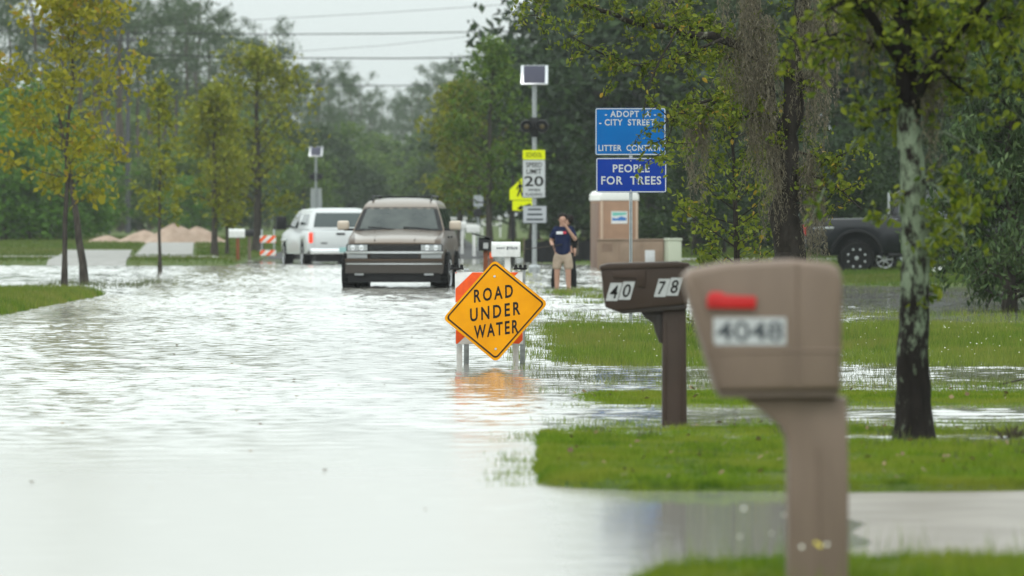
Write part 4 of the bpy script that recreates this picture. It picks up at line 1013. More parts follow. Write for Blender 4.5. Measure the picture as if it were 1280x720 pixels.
# piles of dirt on the far lot
M['dirt'] = mat('pale_dirt', (.38, .29, .23), .95, col2=(.29, .215, .165), scale=3, bump=.8, bscale=6)
def pile(px, d, wd_, dp, hh, label, seed):
    rg = np.random.default_rng(seed); rows = []; n = 26
    for i in range(9):
        t = i / 8; rr = 1 - t
        row = []
        for k in range(n + 1):
            a = 2 * math.pi * (k % n) / n; q = 1 + .16 * math.sin(3 * a + seed) + .08 * math.sin(7 * a + 2 * seed) + .05 * math.sin(11 * a)
            row.append((wd_ / 2 * rr * q * math.cos(a), dp / 2 * rr * q * math.sin(a), hh * (.55 * t + .45 * (1 - math.cos(math.pi * t)) / 2) * (1.08 + .07 * math.sin(5 * a + t * 4)) - .08))
        rows.append(row)
    o = MB().grid(rows).build('dirt_pile', M['dirt'], None, (X(px, d), d, float(H(np.array(X(px, d)), np.array(float(d))))), smooth=60)
    tag(o, label, 'dirt pile', 'dirt piles on the far lot')
pile(217, 237, 3.4, 2.6, .80, 'tallest pale dirt pile, behind the thin young tree', 1)
pile(246, 238, 2.9, 2.4, .68, 'pale dirt pile at the end nearest the white mailbox', 2)
pile(180, 240, 2.9, 2.2, .54, 'middling pale dirt pile between the utility poles and the young tree', 3)
pile(134, 242, 2.4, 1.6, .34, 'lowest flat spill of pale dirt below the utility poles', 4)
dc = MB()
for i in range(60):
    a, b = rng.uniform(0, 6.28), rng.uniform(0, .09); dc.tube([(b * math.cos(a), b * math.sin(a), 0), (b * 1.6 * math.cos(a), b * math.sin(a), rng.uniform(.02, .09)), (b * 2 * math.cos(a + .3), b * 1.3 * math.sin(a), rng.uniform(0, .05))], [.004, .003, .002], 4)
M['dead'] = mat('dead_plant', (.06, .05, .035), .9)
tag(dc.build('dead_clump', M['dead'], None, (X(1268, 36.6), 36.6, .02)), 'dark clump of dead weeds beside the puddle near the lichen tree', 'weeds')
fb = MB(); fb.tube([P(1222, 489, 48.6), P(1240, 483, 48.7), P(1262, 478, 48.8), P(1284, 473, 49)], [.012, .012, .010, .006], 6); fb.tube([P(1240, 483, 48.7), P(1252, 484, 48.6)], [.006, .003], 5)
tag(fb.build('fallen_branch', M['bark']), 'thin bare branch lying across the flooded strip of grass', 'branch')

# utility poles and wires
M['polewood'] = mat('grey_pole', (.05, .05, .055), .8, col2=(.075, .075, .085), scale=4, stretch=(1, 1, .2))
def upole(px, d, row, label):
    z = top_at(row, d); g = float(H(np.array(X(px, d)), np.array(float(d))))
    t = thing('utility_pole', label, 'pole', (X(px, d), d, g))
    MB().tube([(0, 0, -.2), (0, 0, z - g)], [.17, .11], 10).build('shaft', M['polewood'], t)
    MB().box((0, -.12, z - g - .5), (1.6, .09, .11), .01).build('crossarm', M['polewood'], t)
    for x in (-.7, .7, .25): MB().lathe([(.05, 0), (.06, .06), (.03, .14)], (x, -.12, z - g - .45), 'z', 8).build('insulator', M['darkplastic'], t)
    return t
upole(160, 356, 40, 'grey utility pole nearer the young tree, wires at its top'); upole(135, 350, 20, 'grey utility pole behind the yellowing tree')
upole(1400, 356, 20, 'grey utility pole hidden behind the thicket')
def wire(pts, d0, d1, r_, label):
    p = [P(px, row, d0 + (d1 - d0) * i / (len(pts) - 1)) for i, (px, row) in enumerate(pts)]
    tag(MB().tube(p, r_, 5).build('power_line', M['darkplastic']), label, 'wire', 'power lines over the road')
wire([(-200, 36), (0, 38.5), (160, 41), (330, 43), (480, 42), (670, 38.5), (900, 33), (1400, 22)], 356, 356, .034, 'highest level power line crossing the sky')
wire([(160, 68), (350, 72.5), (500, 73), (670, 70), (900, 64), (1400, 50)], 356, 356, .04, 'thick middle power line of the level ones')
wire([(160, 104), (350, 107), (500, 107), (670, 102), (900, 95), (1400, 80)], 356, 356, .03, 'lowest level power line just above the far treetops')
wire([(160, 35), (330, 24), (480, 16), (670, 3), (900, -18)], 352, 330, .014, 'faint thin line slanting up at the very top of the sky')
wire([(160, 78), (360, 65), (480, 57), (600, 44), (900, 10)], 352, 330, .012, 'faint thin line slanting up between the level power lines')
# pale fence far up the road
ff = thing('rail_fence', 'pale low fence across the far end of the road', 'fence', (X(580, 330), 330, .2))
for z in (.75, 1.1): MB().box((0, 0, z), (4.4, .05, .12), .01).build('rail', M['white'], ff)
for i in range(5): MB().box((-2.1 + i * 1.05, .03, .6), (.1, .1, 1.25), .01).build('post', M['white'], ff)

# ------------------------------------------------------------------ vehicles
def arc(cy, cz, r, a0, a1, n=10):
    return [(cy + r * math.cos(R(a0 + (a1 - a0) * i / n)), cz + r * math.sin(R(a0 + (a1 - a0) * i / n))) for i in range(n + 1)]
def wheel(parent, x, y, z, r, w_, mrim, spokes=6, steer=0, name='wheel'):
    s = 1 if x > 0 else -1
    mb = MB(); h = w_ / 2
    mb.lathe([(r * .62, -h * .9), (r * .9, -h), (r * .98, -h * .75), (r, -h * .4), (r, h * .4), (r * .98, h * .75), (r * .9, h), (r * .62, h * .9)], (0, 0, 0), 'x', 26)
    for k in range(26):
        a = 2 * math.pi * k / 26
        mb.box((0, r * math.cos(a), r * math.sin(a)), (w_ * .86, .03, .05), 0, rot=(a, 0, 0))
    o = mb.build(name, M['rubber'], parent, (x, y, z), (0, 0, steer))
    mb = MB(); f = s * h
    mb.lathe([(0, f * .35), (r * .55, f * .4), (r * .6, f * .95), (r * .66, f * 1.0), (r * .66, f * .8)], (0, 0, 0), 'x', 26)
    for k in range(spokes):
        a = 2 * math.pi * k / spokes
        mb.box((f * .78, r * .34 * math.cos(a), r * .34 * math.sin(a)), (.035, r * .56, r * .13), .006, rot=(a, 0, 0))
    mb.lathe([(0, f * .98), (r * .12, f * .95), (r * .14, f * .6)], (0, 0, 0), 'x', 14)
    mb.build('rim', mrim, o)
    return o

def ring_pt(L_, s):
    hw, yf, yr, bf, brr = L_
    if s <= 1: t = s * 2 - 1; return (hw * t, yf + bf * t * t)
    if s <= 2: t = s - 1; return (hw, (yf + bf) + (yr - brr - yf - bf) * t)
    if s <= 3: t = 1 - (s - 2) * 2; return (hw * t, yr - brr * t * t)
    t = s - 3; return (-hw, (yr - brr) + (yf + bf - yr + brr) * t)
def lev_at(levels, z):
    for (a, b) in zip(levels, levels[1:]):
        if a[0] <= z <= b[0]:
            t = (z - a[0]) / (b[0] - a[0]); return [p + (q - p) * t for p, q in zip(a[1:], b[1:])]
    return levels[-1][1:]
def greenhouse(levels, m, parent, name):
    ss = [i / 8 for i in range(8)] + [1 + i / 6 for i in range(6)] + [2 + i / 8 for i in range(8)] + [3 + i / 6 for i in range(6)]
    rows = []
    for l in levels: rows.append([(*ring_pt(l[1:], s), l[0]) for s in ss + [0]])
    mb = MB(); mb.grid(rows)
    c = rows[-1]; k = len(mb.v); zc = levels[-1][0] + .012
    mb.add(c[:-1] + [(0, sum(p[1] for p in c) / len(c), zc)], [(i, (i + 1) % (len(c) - 1), len(c) - 1) for i in range(len(c) - 1)])
    return mb.build(name, m, parent, smooth=40)
def pane(levels, z0, z1, s0, s1, m, parent, name, off=.008, n=7, s0t=None, s1t=None):
    s0t = s0 if s0t is None else s0t; s1t = s1 if s1t is None else s1t
    rows = []
    for i in range(5):
        t = i / 4; z = z0 + (z1 - z0) * t; L_ = lev_at(levels, z); a, b = s0 + (s0t - s0) * t, s1 + (s1t - s1) * t
        rows.append([Vector((*ring_pt(L_, a + (b - a) * j / n), z)) for j in range(n + 1)])
    out = []
    for i in range(5):
        r = []
        for j in range(n + 1):
            du = rows[i][min(j + 1, n)] - rows[i][max(j - 1, 0)]; dv = rows[min(i + 1, 4)][j] - rows[max(i - 1, 0)][j]
            r.append(rows[i][j] + du.cross(dv).normalized() * off)
        out.append(r)
    return MB().grid(out).build(name, m, parent, smooth=60, recalc=False)

# --- the brown utility wagon coming head-on
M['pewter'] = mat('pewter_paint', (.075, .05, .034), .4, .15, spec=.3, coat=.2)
M['pewterskylit'] = mat('pewter_skylit', (.155, .112, .08), .3, .5, coat=.5)  # lighter pewter on hood and cabin, painting in the sky's reflection
M['pewterdark'] = mat('grey_cladding', (.06, .052, .046), .5, .1, spec=.25)
M['lightbeige'] = mat('mirror_beige', (.48, .40, .32), .35, coat=.5)
M['grille'] = mat('grille_black', (.012, .012, .012), .5)
M['shieldglass'] = mat('windshield_glass', (.018, .026, .025), .04, spec=.5, col2=(.05, .06, .055), scale=2.2)
M['interior'] = mat('dark_interior', (.02, .02, .02), .8)
suv = thing('suv', 'muddy brown sport utility wagon driving head-on through the flooded road', 'suv', (X(502, 115.5), 116.5, -.10), R(-2.8))
fy, ry = -1.62, 1.42
prof = [(-2.36, .34), (-2.46, .42), (-2.53, .56), (-2.54, .66), (-2.47, .70), (-2.46, .86), (-2.42, .98), (-2.30, 1.07), (-1.9, 1.13), (-1.5, 1.18), (-1.22, 1.24), (-.9, 1.26), (0, 1.27), (1.0, 1.27), (2.0, 1.27), (2.40, 1.26), (2.47, 1.0), (2.52, .72), (2.52, .5), (2.42, .38), (1.96, .36)]
prof += arc(ry, .42, .47, 0, 180) + [(.9, .34), (-1.10, .34)] + arc(fy, .42, .47, 0, 180)
def suv_def(x, y, z):
    s = 1.0
    if y < -1.7: s *= 1 - .11 * ((-1.7 - y) / .85) ** 2
    if z > 1.0: s *= 1 - .07 * min(1, (z - 1.0) / .26)
    if z < .5: s *= 1 - .03 * (.5 - z) / .2
    return (x * s, y + (.10 * (abs(x) / 1.0) ** 3 if y < -2.2 else 0), z)
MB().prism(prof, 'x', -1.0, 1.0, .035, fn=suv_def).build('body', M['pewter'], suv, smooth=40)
body = suv.children[0]
glv = [(1.24, .93, -1.27, 2.40, .10, .06), (1.50, .845, -.93, 2.34, .10, .06), (1.71, .765, -.62, 2.24, .09, .06), (1.78, .74, -.46, 2.2, .09, .06), (1.85, .675, -.28, 2.14, .09, .06), (1.895, .54, -.02, 2.0, .08, .05), (1.915, .33, .3, 1.8, .05, .03)]
gh = greenhouse(glv, M['pewterskylit'], suv, 'cabin')
pane(glv, 1.25, 1.725, .012, .988, M['black'], suv, 'windshield_seal', .005, 12)
ws = pane(glv, 1.285, 1.69, .065, .935, M['shieldglass'], suv, 'windshield', .008, 12)
for s in (0, 1):
    for (a, b) in ((.07, .36), (.40, .66), (.70, .95)):
        s0, s1 = (1 + a, 1 + b) if s == 0 else (4 - b, 4 - a)
        pane(glv, 1.29, 1.70, s0, s1, M['glass'], suv, 'side_window', .008, 4)
pane(glv, 1.3, 1.74, 2.1, 2.9, M['glass'], suv, 'rear_window', .008, 6)
# hood
def hood_z(x, y): 
    t = (y + 2.44) / 1.22; return 1.0 + .235 * t ** .62 + .05 * (1 - (x / .88) ** 2) * (.4 + .6 * t) - .02 * (abs(x) < .4) * 0
rows = []
for j in range(13):
    y = -2.44 + 1.22 * j / 12; hw = (.80 + .085 * (j / 12))
    rows.append([(hw * i / 8, y + .10 * abs(i / 8) ** 3 * (1 - j / 12), hood_z(hw * i / 8, y)) for i in range(-8, 9)])
hd_ = MB().grid(rows); front = rows[0]; hd_.grid([[(x, y + .0, z - .07) for x, y, z in front], front]); hd_.build('hood', M['pewterskylit'], suv, smooth=50)
for s in (-1, 1):
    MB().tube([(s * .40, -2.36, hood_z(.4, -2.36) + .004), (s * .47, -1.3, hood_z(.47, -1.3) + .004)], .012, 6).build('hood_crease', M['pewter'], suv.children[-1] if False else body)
# front end
fyy = lambda x: -2.47 + .10 * abs(x) ** 3
def band(x0, x1, z0, z1, dy, m, parent, name, n=10, thick=.03):
    rows = [[(x0 + (x1 - x0) * i / n, fyy(x0 + (x1 - x0) * i / n) + dy, z) for i in range(n + 1)] for z in (z0, z0 + .004, z1 - .004, z1)]
    for r_, off in ((rows[0], thick), (rows[3], thick)):
        for i, p in enumerate(r_): r_[i] = (p[0], p[1] + off, p[2])
    return MB().grid(rows).build(name, m, parent, smooth=40)
for s in (-1, 1): band(s * .735 - .235, s * .735 + .235, .84, .978, -.014, M['black'], suv, 'lamp_surround', 6)
gr = band(-.50, .50, .86, .965, -.014, M['grille'], suv, 'grille')
for k in range(3): band(-.49, .49, .875 + k * .032, .882 + k * .032, -.022, M['darkplastic'], gr, 'slat', thick=.01)
band(-.98, .98, .795, .845, -.04, M['chrome'], suv, 'chrome_bar', 16, .04)
band(-.95, .95, .972, .99, -.012, M['black'], suv, 'hood_gap', 16, .02)
band(-.97, .97, .69, .70, -.012, M['black'], suv, 'bumper_gap', 16, .02)
g2 = band(-.48, .48, .70, .785, -.014, M['grille'], suv, 'grille')
for s in (-1, 1):
    a, b = (.54, .945) if s > 0 else (-.945, -.54)
    hl = band(a, b, .85, .975, -.02, M['clearlamp'], suv, 'headlight', 6)
    MB().lathe([(0, -.012), (.045, -.01), (.055, 0)], (s * .66, fyy(.66) - .022, .912), 'y', 12).build('bulb', M['chrome'], hl)
    MB().lathe([(0, -.012), (.045, -.01), (.055, 0)], (s * .83, fyy(.83) - .022, .912), 'y', 12).build('bulb', M['chrome'], hl)
    tl = band(a, b, .70, .785, -.02, M['clearlamp'], suv, 'turn_lamp', 6)
    band(s * .55 - .0, s * .93, .735, .75, -.026, M['alloy'], tl, 'reflector', 4, .005) if s > 0 else band(-.93, -.55, .735, .75, -.026, M['alloy'], tl, 'reflector', 4, .005)
bp_ = band(-.985, .985, .40, .665, -.075, M['pewterdark'], suv, 'bumper', 20, .08)
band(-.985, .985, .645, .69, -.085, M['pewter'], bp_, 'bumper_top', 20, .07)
band(-.96, .96, .575, .605, -.085, M['chrome'], bp_, 'bumper_strip', 20, .012)
va = band(-.93, .93, .22, .415, -.03, M['black'], suv, 'air_dam', 16, .06)
for s in (-1, 1): band(s * .70 - .09, s * .70 + .09, .36, .40, -.09, M['alloy'], suv, 'fog_lamp', 3, .02)
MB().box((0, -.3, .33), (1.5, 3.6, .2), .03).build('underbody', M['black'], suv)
for s in (-1, 1): MB().box((s * .80, -.96, .30), (.34, .02, .36), .004).build('mud_flap', M['black'], suv)
# wipers, mirrors, roof rack, steering wheel
for (x0, x1) in ((-.62, -.08), (.10, .66)):
    MB().tube([(x0, -1.20, 1.325), ((x0 + x1) / 2, -1.23, 1.31), (x1, -1.285, 1.275)], .013, 5).build('wiper', M['black'], suv)
for s in (-1, 1):
    mb = MB(); mb.box((s * 1.14, -.98, 1.36), (.24, .13, .19), .045, seg=3); mr_ = mb.build('side_mirror', M['lightbeige'], suv)
    MB().box((s * 1.0, -.96, 1.275), (.26, .08, .05), .012).build('mirror_arm', M['black'], mr_)
    MB().tube([(s * .60, -.20, 1.87), (s * .60, -.1, 1.955), (s * .60, 1.9, 1.955), (s * .60, 2.0, 1.86)], .018, 8).build('roof_rail', M['black'], suv)
for y in (.2, 1.5): MB().box((0, y, 1.945), (1.2, .05, .025), .008).build('roof_bar', M['black'], suv)
for s in (-1, 1): 
    wheel(suv, s * .93, fy, .40, .41, .30, M['alloy'], 6, steer=R(-3)); wheel(suv, s * .93, ry, .40, .41, .30, M['alloy'], 6)
    MB().box((s * .992, -.1, .80), (.012, 2.2, .10), .004).build('side_moulding', M['pewterdark'], suv)
    for y in (-.25, .75): MB().box((s * .965, y, 1.12), (.03, .2, .04), .01).build('door_handle', M['black'], suv)
    MB().box((s * .60, -2.28, .02), (.01, .01, .01)) 

# --- white pickup with a cap, seen from behind (tail towards -y)
M['vanwhite'] = mat('vehicle_white', (.56, .58, .59), .3, coat=.5)
M['tailred'] = bpy.data.materials.new('lit_brake_lamp'); M['tailred'].use_nodes = True
_b = M['tailred'].node_tree.nodes['Principled BSDF']; _b.inputs['Base Color'].default_value = (.6, .02, .01, 1); _b.inputs['Emission Color'].default_value = (1, .06, .015, 1); _b.inputs['Emission Strength'].default_value = .8
M['tealplate'] = mat('plate_teal', (.25, .42, .42), .4)
M['greyglass'] = mat('cap_glass', (.035, .05, .05), .05, spec=.6)
wp = thing('pickup_truck', 'white pickup with a white bed cap and a lit brake lamp, seen from behind', 'pickup', (X(407, 172), 172.5, -.12), R(11))
# rear at y=-2.7
ra, fa_ = -1.45, 2.05
prof = [(-2.66, .52), (-2.70, .62), (-2.70, 1.12), (-2.66, 1.16), (-.6, 1.17), (.9, 1.18), (1.55, 1.18), (1.9, 1.14), (2.75, 1.05), (2.88, .9), (2.9, .55), (2.5, .42)]
prof += arc(fa_, .42, .46, 0, 180) + [(1.5, .42), (-.9, .42)] + arc(ra, .42, .46, 0, 180) + [(-2.2, .45)]
def wp_def(x, y, z):
    s = 1 - (.05 * max(0, (z - .9)) / .28) - (.06 * ((y - 2.2) / .7) ** 2 if y > 2.2 else 0); return (x * s, y, z)
MB().prism(prof, 'x', -.98, .98, .04, fn=wp_def).build('body', M['vanwhite'], wp, smooth=40)
wb_ = wp.children[0]
cap = [(1.165, .95, -2.68, -.62, .02, .0), (1.4, .90, -2.58, -.62, .02, 0), (1.70, .80, -2.42, -.62, .03, 0), (1.78, .70, -2.36, -.64, .03, 0), (1.80, .55, -2.25, -.70, .03, 0)]
cp = greenhouse(cap, M['vanwhite'], wp, 'bed_cap')
rg_ = pane(cap, 1.23, 1.66, .07, .93, M['greyglass'], cp, 'cap_window', .008, 8)
for s0, s1 in ((1.18, 1.85), (3.15, 3.82)): pane(cap, 1.30, 1.62, s0, s1, M['greyglass'], cp, 'cap_window', .008, 4)
cab = [(1.17, .93, -.52, 1.45, .03, .12), (1.45, .86, -.46, 1.05, .03, .12), (1.70, .76, -.38, .62, .03, .1), (1.77, .66, -.25, .45, .03, .08)]
cb_ = greenhouse(cab, M['vanwhite'], wp, 'cab')
pane(cab, 1.2, 1.66, .1, .9, M['glass'], cb_, 'rear_window', .008, 6)
for s in (0, 1):
    for (a, b) in ((.08, .36), (.42, .92)):
        s0, s1 = (1 + a, 1 + b) if s == 0 else (4 - b, 4 - a)
        pane(cab, 1.2, 1.66, s0, s1, M['glass'], cb_, 'side_window', .008, 4, s1t=(s1 if s == 0 else s1))
pane(cab, 1.2, 1.68, 2.05, 2.95, M['glass'], cb_, 'windshield', .008, 8)
tg = MB().box((0, -2.712, .86), (1.56, .03, .52), .012).build('tailgate', M['vanwhite'], wp)
MB().box((0, -2.735, 1.035), (.26, .02, .06), .01).build('handle', M['black'], tg)
MB().box((-.50, -2.731, .76), (.20, .006, .035), 0).build('badge', M['darkplastic'], tg)
for s in (-1, 1):
    MB().box((s * .90, -2.70, .92), (.12, .05, .30), .02).build('tail_light', M['tailred'], wp)
rb = MB().box((0, -2.80, .52), (1.86, .2, .17), .03).build('rear_bumper', M['chrome'], wp)
MB().box((0.1, -2.905, .56), (.34, .012, .16), .004).build('licence_plate', M['tealplate'], rb)
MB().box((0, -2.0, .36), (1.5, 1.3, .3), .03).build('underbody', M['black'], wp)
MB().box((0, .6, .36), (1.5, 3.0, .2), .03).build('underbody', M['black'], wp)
for s in (-1, 1):
    wheel(wp, s * .84, ra, .39, .39, .26, M['alloy'], 5); wheel(wp, s * .86, fa_, .39, .39, .26, M['alloy'], 5)
    MB().box((s * 1.20, 1.12, 1.36), (.30, .14, .40), .03).build('side_mirror', M['black'], wp)
    MB().tube([(s * .9, 1.15, 1.26), (s * 1.15, 1.13, 1.26)], .03, 6).build('mirror_arm', M['black'], wp)
    MB().box((s * .955, 2.0, .84), (.12, 1.06, .07), .03).build('fender_flare', M['vanwhite'], wp)

# --- lifted black pickup seen from the side, nose towards +x  (local: nose +y, rotated)
M['blackpaint'] = mat('black_paint_gloss', (.006, .007, .010), .3, spec=.3, coat=.2)
bk = thing('pickup_truck', 'lifted black pickup with big off-road wheels parked beyond the lichen covered trunk', 'pickup', (X(1073, 140.5) + 1.9, 141.6, -.02), R(-92))
ra, fa_ = -1.9, 1.75; wr = .43
prof = [(-3.16, .72), (-3.18, 1.0), (-3.16, 1.36), (-3.1, 1.40), (-1.14, 1.42), (-1.1, 1.40), (1.1, 1.34), (1.9, 1.33), (2.5, 1.28), (2.75, 1.15), (2.8, .8), (2.6, .62), (2.42, .6)]
prof += arc(fa_, .48, .60, 12, 168) + [(1.05, .56), (-1.2, .56)] + arc(ra, .48, .60, 12, 168) + [(-2.6, .62)]
MB().prism(prof, 'x', -1.0, 1.0, .05, fn=lambda x, y, z: (x * (1 - .05 * max(0, z - 1.0) / .4), y, z)).build('body', M['blackpaint'], bk, smooth=40)
cab = [(1.40, .93, -1.06, 1.2, .02, .1), (1.65, .87, -1.0, .85, .02, .1), (2.02, .76, -.92, .3, .02, .1), (2.10, .66, -.8, .1, .02, .08)]
cb_ = greenhouse(cab, M['blackpaint'], bk, 'cab')
pane(cab, 1.5, 2.0, .1, .9, M['glass'], cb_, 'rear_window', .008, 6); pane(cab, 1.46, 1.98, 2.05, 2.95, M['glass'], cb_, 'windshield', .008, 8)
for s in (0, 1):
    for (a, b) in ((.06, .40), (.46, .92)):
        s0, s1 = (1 + a, 1 + b) if s == 0 else (4 - b, 4 - a)
        pane(cab, 1.47, 1.98, s0, s1, M['glass'], cb_, 'side_window', .008, 4)
MB().box((0, -1.07, 1.78), (1.5, .02, .56), .01).build('window_frame', M['galv'], cb_)
for s in (-1, 1):
    wheel(bk, s * .93, ra, wr, wr, .30, M['black'], 8); wheel(bk, s * .93, fa_, wr, wr, .30, M['black'], 8)
    a = MB()
    a.tube([(s * 1.0, p[0], p[1]) for p in arc(ra, .48, .62, 8, 172, 14)], .045, 6); a.tube([(s * 1.0, p[0], p[1]) for p in arc(fa_, .48, .62, 8, 172, 14)], .045, 6); a.build('wheel_arch', M['black'], bk)
    MB().box((s * .93, -3.16, 1.12), (.16, .07, .26), .02).build('tail_light', mat('tail_lens', (.38, .01, .01), .25), bk)
    MB().box((s * 1.1, 1.0, 1.5), (.2, .12, .2), .03).build('side_mirror', M['black'], bk)
    MB().box((s * .99, -2.72, 1.17), (.02, .5, .05), .008).build('side_decal', M['alloy'], bk)
    MB().tube([(s * .95, -1.1, .50), (s * .95, 1.0, .50)], .05, 8).build('side_step', M['black'], bk)
for o in [c for c in bk.children if c.name.startswith('wheel') and 'arch' not in c.name]:
    rim = o.children[0]; s = 1 if o.location.x > 0 else -1; mb = MB()
    for k in range(8):
        a = 2 * math.pi * k / 8 + .39; mb.lathe([(0, s * .158), (.028, s * .155), (.03, s * .12)], (0, .225 * math.cos(a), .225 * math.sin(a)), 'x', 8)
    mb.lathe([(0, s * .16), (.05, s * .158), (.055, s * .12)], (0, 0, 0), 'x', 12); mb.build('stud', M['alloy'], rim)
MB().box((0, -3.24, .74), (1.8, .14, .18), .03).build('rear_bumper', M['chrome'], bk)
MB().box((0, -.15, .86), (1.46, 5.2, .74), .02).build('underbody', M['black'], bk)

# --- pale car parked behind the black pickup
M['silver'] = mat('silver_paint', (.48, .52, .57), .3, .3, coat=.6)
cr = thing('parked_car', 'silver car mostly hidden behind the black pickup', 'car', (X(1103, 147) + 1.35, 147, .0), R(-90))
ra, fa_ = -1.35, 1.35
prof = [(-2.2, .4), (-2.25, .7), (-2.15, .98), (-1.6, 1.02), (1.0, 1.0), (1.9, .88), (2.2, .72), (2.2, .4), (1.75, .3)] + arc(fa_, .33, .38, 0, 180) + [(.9, .28), (-.9, .28)] + arc(ra, .33, .38, 0, 180) + [(-1.8, .3)]
MB().prism(prof, 'x', -.88, .88, .05, fn=lambda x, y, z: (x * (1 - .06 * max(0, z - .7) / .3), y, z)).build('body', M['silver'], cr, smooth=40)
cab = [(1.0, .80, -1.75, 1.15, .05, .1), (1.3, .70, -1.35, .60, .05, .1), (1.48, .60, -1.0, .15, .05, .1), (1.53, .48, -.8, -.05, .05, .08)]
cb_ = greenhouse(cab, M['silver'], cr, 'cabin')
for s in (0, 1):
    for (a, b) in ((.1, .46), (.5, .9)):
        s0, s1 = (1 + a, 1 + b) if s == 0 else (4 - b, 4 - a); pane(cab, 1.04, 1.42, s0, s1, M['glass'], cb_, 'side_window', .008, 4)
pane(cab, 1.04, 1.44, .08, .92, M['glass'], cb_, 'rear_window'); pane(cab, 1.04, 1.44, 2.08, 2.92, M['glass'], cb_, 'windshield')
for s in (-1, 1):
    wheel(cr, s * .80, ra, .33, .33, .2, M['alloy'], 7); wheel(cr, s * .80, fa_, .33, .33, .2, M['alloy'], 7)

# ------------------------------------------------------------------ people
def skin_mesh(name, chains, m, parent, sub=2, loc=(0, 0, 0)):
    """chains: lists of (x,y,z,r[,ry]); a chain whose first point repeats an existing point branches from it"""
    vs, es, rad, roots = [], [], [], []; idx = {}
    for ch in chains:
        prev = None
        for p in ch:
            k = tuple(round(c, 4) for c in p[:3])
            if k not in idx:
                idx[k] = len(vs); vs.append(p[:3]); rad.append((p[3], p[4] if len(p) > 4 else p[3]))
                if prev is None: roots.append(idx[k])
            if prev is not None: es.append((prev, idx[k]))
            prev = idx[k]
    me = bpy.data.meshes.new(name); me.from_pydata(vs, es, [])
    o = bpy.data.objects.new(name, me); COL.objects.link(o)
    o.modifiers.new('skin', 'SKIN'); sv = me.skin_vertices[0].data
    for i, r_ in enumerate(rad): sv[i].radius = r_
    for i in roots: sv[i].use_root = True
    s = o.modifiers.new('sub', 'SUBSURF'); s.levels = sub; s.render_levels = sub
    dg = bpy.context.evaluated_depsgraph_get(); nm = bpy.data.meshes.new_from_object(o.evaluated_get(dg))
    bpy.data.objects.remove(o); nm.name = name; nm.materials.clear(); nm.materials.append(m); nm.shade_smooth()
    ob = bpy.data.objects.new(name, nm); link(ob, parent); ob.location = loc; return ob
def hand_chains(w_, d, side, curl):
    """five short finger chains rooted in the palm at w_, pointing along d"""
    w_, d, side, curl = map(Vector, (w_, d, side, curl)); out = []
    for i, ln in enumerate((.060, .070, .066, .052)):
        b = w_ + d * .045 + side * (.024 - .016 * i); p1 = b + d * ln * .45 + curl * .004; p2 = p1 + d * ln * .3 + curl * .018; p3 = p2 + curl * .024 + d * .004
        out.append([(*b, .0095), (*p1, .0088), (*p2, .0082), (*p3, .0068)])
    b = w_ + d * .012 + side * .026; p1 = b + side * .022 + d * .018 + curl * .006; p2 = p1 + d * .022 + curl * .014
    out.append([(*b, .011), (*p1, .010), (*p2, .008)])
    return out
M['navytee'] = mat('navy_shirt', (.010, .016, .05), .85, bump=.9, bscale=9)
M['khaki'] = mat('khaki_shorts', (.40, .32, .25), .85, col2=(.33, .26, .20), scale=9, bump=.7, bscale=12)
M['printwhite'] = mat('print_white', (.7, .7, .72), .7); M['printred'] = mat('print_red', (.5, .05, .08), .7)
pn = thing('person', 'person in navy tee and khaki shorts wading barelegged, one hand raised to the face', 'person', (X(703.5, 113), 113, -.13), R(-4))
pel = (0, 0, .84, .135, .105); ch = (0, .01, 1.22, .15, .105)
Rw, Rd = (-.17, -.20, .99), (-.25, -.95, -.1); Lw, Ld = (.075, -.17, 1.37), (-.55, -.05, .80)
chains = [[pel, (0, 0, 1.02, .125, .10), ch, (0, .01, 1.345, .085, .07), (0, 0, 1.405, .052), (0, -.015, 1.47, .078, .088), (0, -.01, 1.545, .074, .085), (0, 0, 1.592, .045)],
    [ch, (-.15, .02, 1.315, .062), (-.235, .04, 1.07, .043), (-.205, -.09, 1.02, .036), (*Rw, .026), (Rw[0] - .01, Rw[1] - .05, Rw[2] - .005, .030, .016)],
    [ch, (.15, .02, 1.315, .062), (.255, -.02, 1.10, .043), (.18, -.10, 1.22, .036), (*Lw, .026), (Lw[0] - .03, Lw[1] - .0, Lw[2] + .04, .030, .016)],
    [pel, (-.095, 0, .76, .092), (-.115, -.01, .45, .058), (-.115, .02, .33, .058), (-.12, .03, .08, .038), (-.125, -.05, .03, .038), (-.13, -.13, .02, .03)],
    [pel, (.095, 0, .76, .092), (.11, -.02, .45, .058), (.11, .01, .33, .058), (.12, .02, .08, .038), (.135, -.06, .03, .038), (.145, -.14, .02, .03)],
    [(0, -.085, 1.50, .018), (0, -.115, 1.485, .014)], [(-.08, .0, 1.50, .016), (-.095, .01, 1.515, .012)], [(.08, .0, 1.50, .016), (.095, .01, 1.515, .012)]]
chains += hand_chains(Rw, Vector(Rd).normalized(), (0, 0, 1), (.8, 0, -.3)) + hand_chains(Lw, Vector(Ld).normalized(), (0, -.9, 0), (-.6, .3, -.2))
pb_ = skin_mesh('body', chains, M['skin'], pn)
skin_mesh('shirt', [[(0, 0, .76, .175, .14), (0, 0, .9, .17, .135), (0, 0, 1.04, .165, .13), (0, .01, 1.22, .18, .13), (0, .01, 1.335, .115, .095), (0, .005, 1.375, .07, .065)],
    [(0, .01, 1.22, .18, .13), (-.155, .02, 1.31, .085), (-.21, .035, 1.16, .078), (-.218, .038, 1.13, .07)], [(0, .01, 1.22, .18, .13), (.155, .02, 1.31, .085), (.22, .0, 1.19, .078), (.228, -.003, 1.16, .07)]], M['navytee'], pn)
shirt = pn.children[-1]
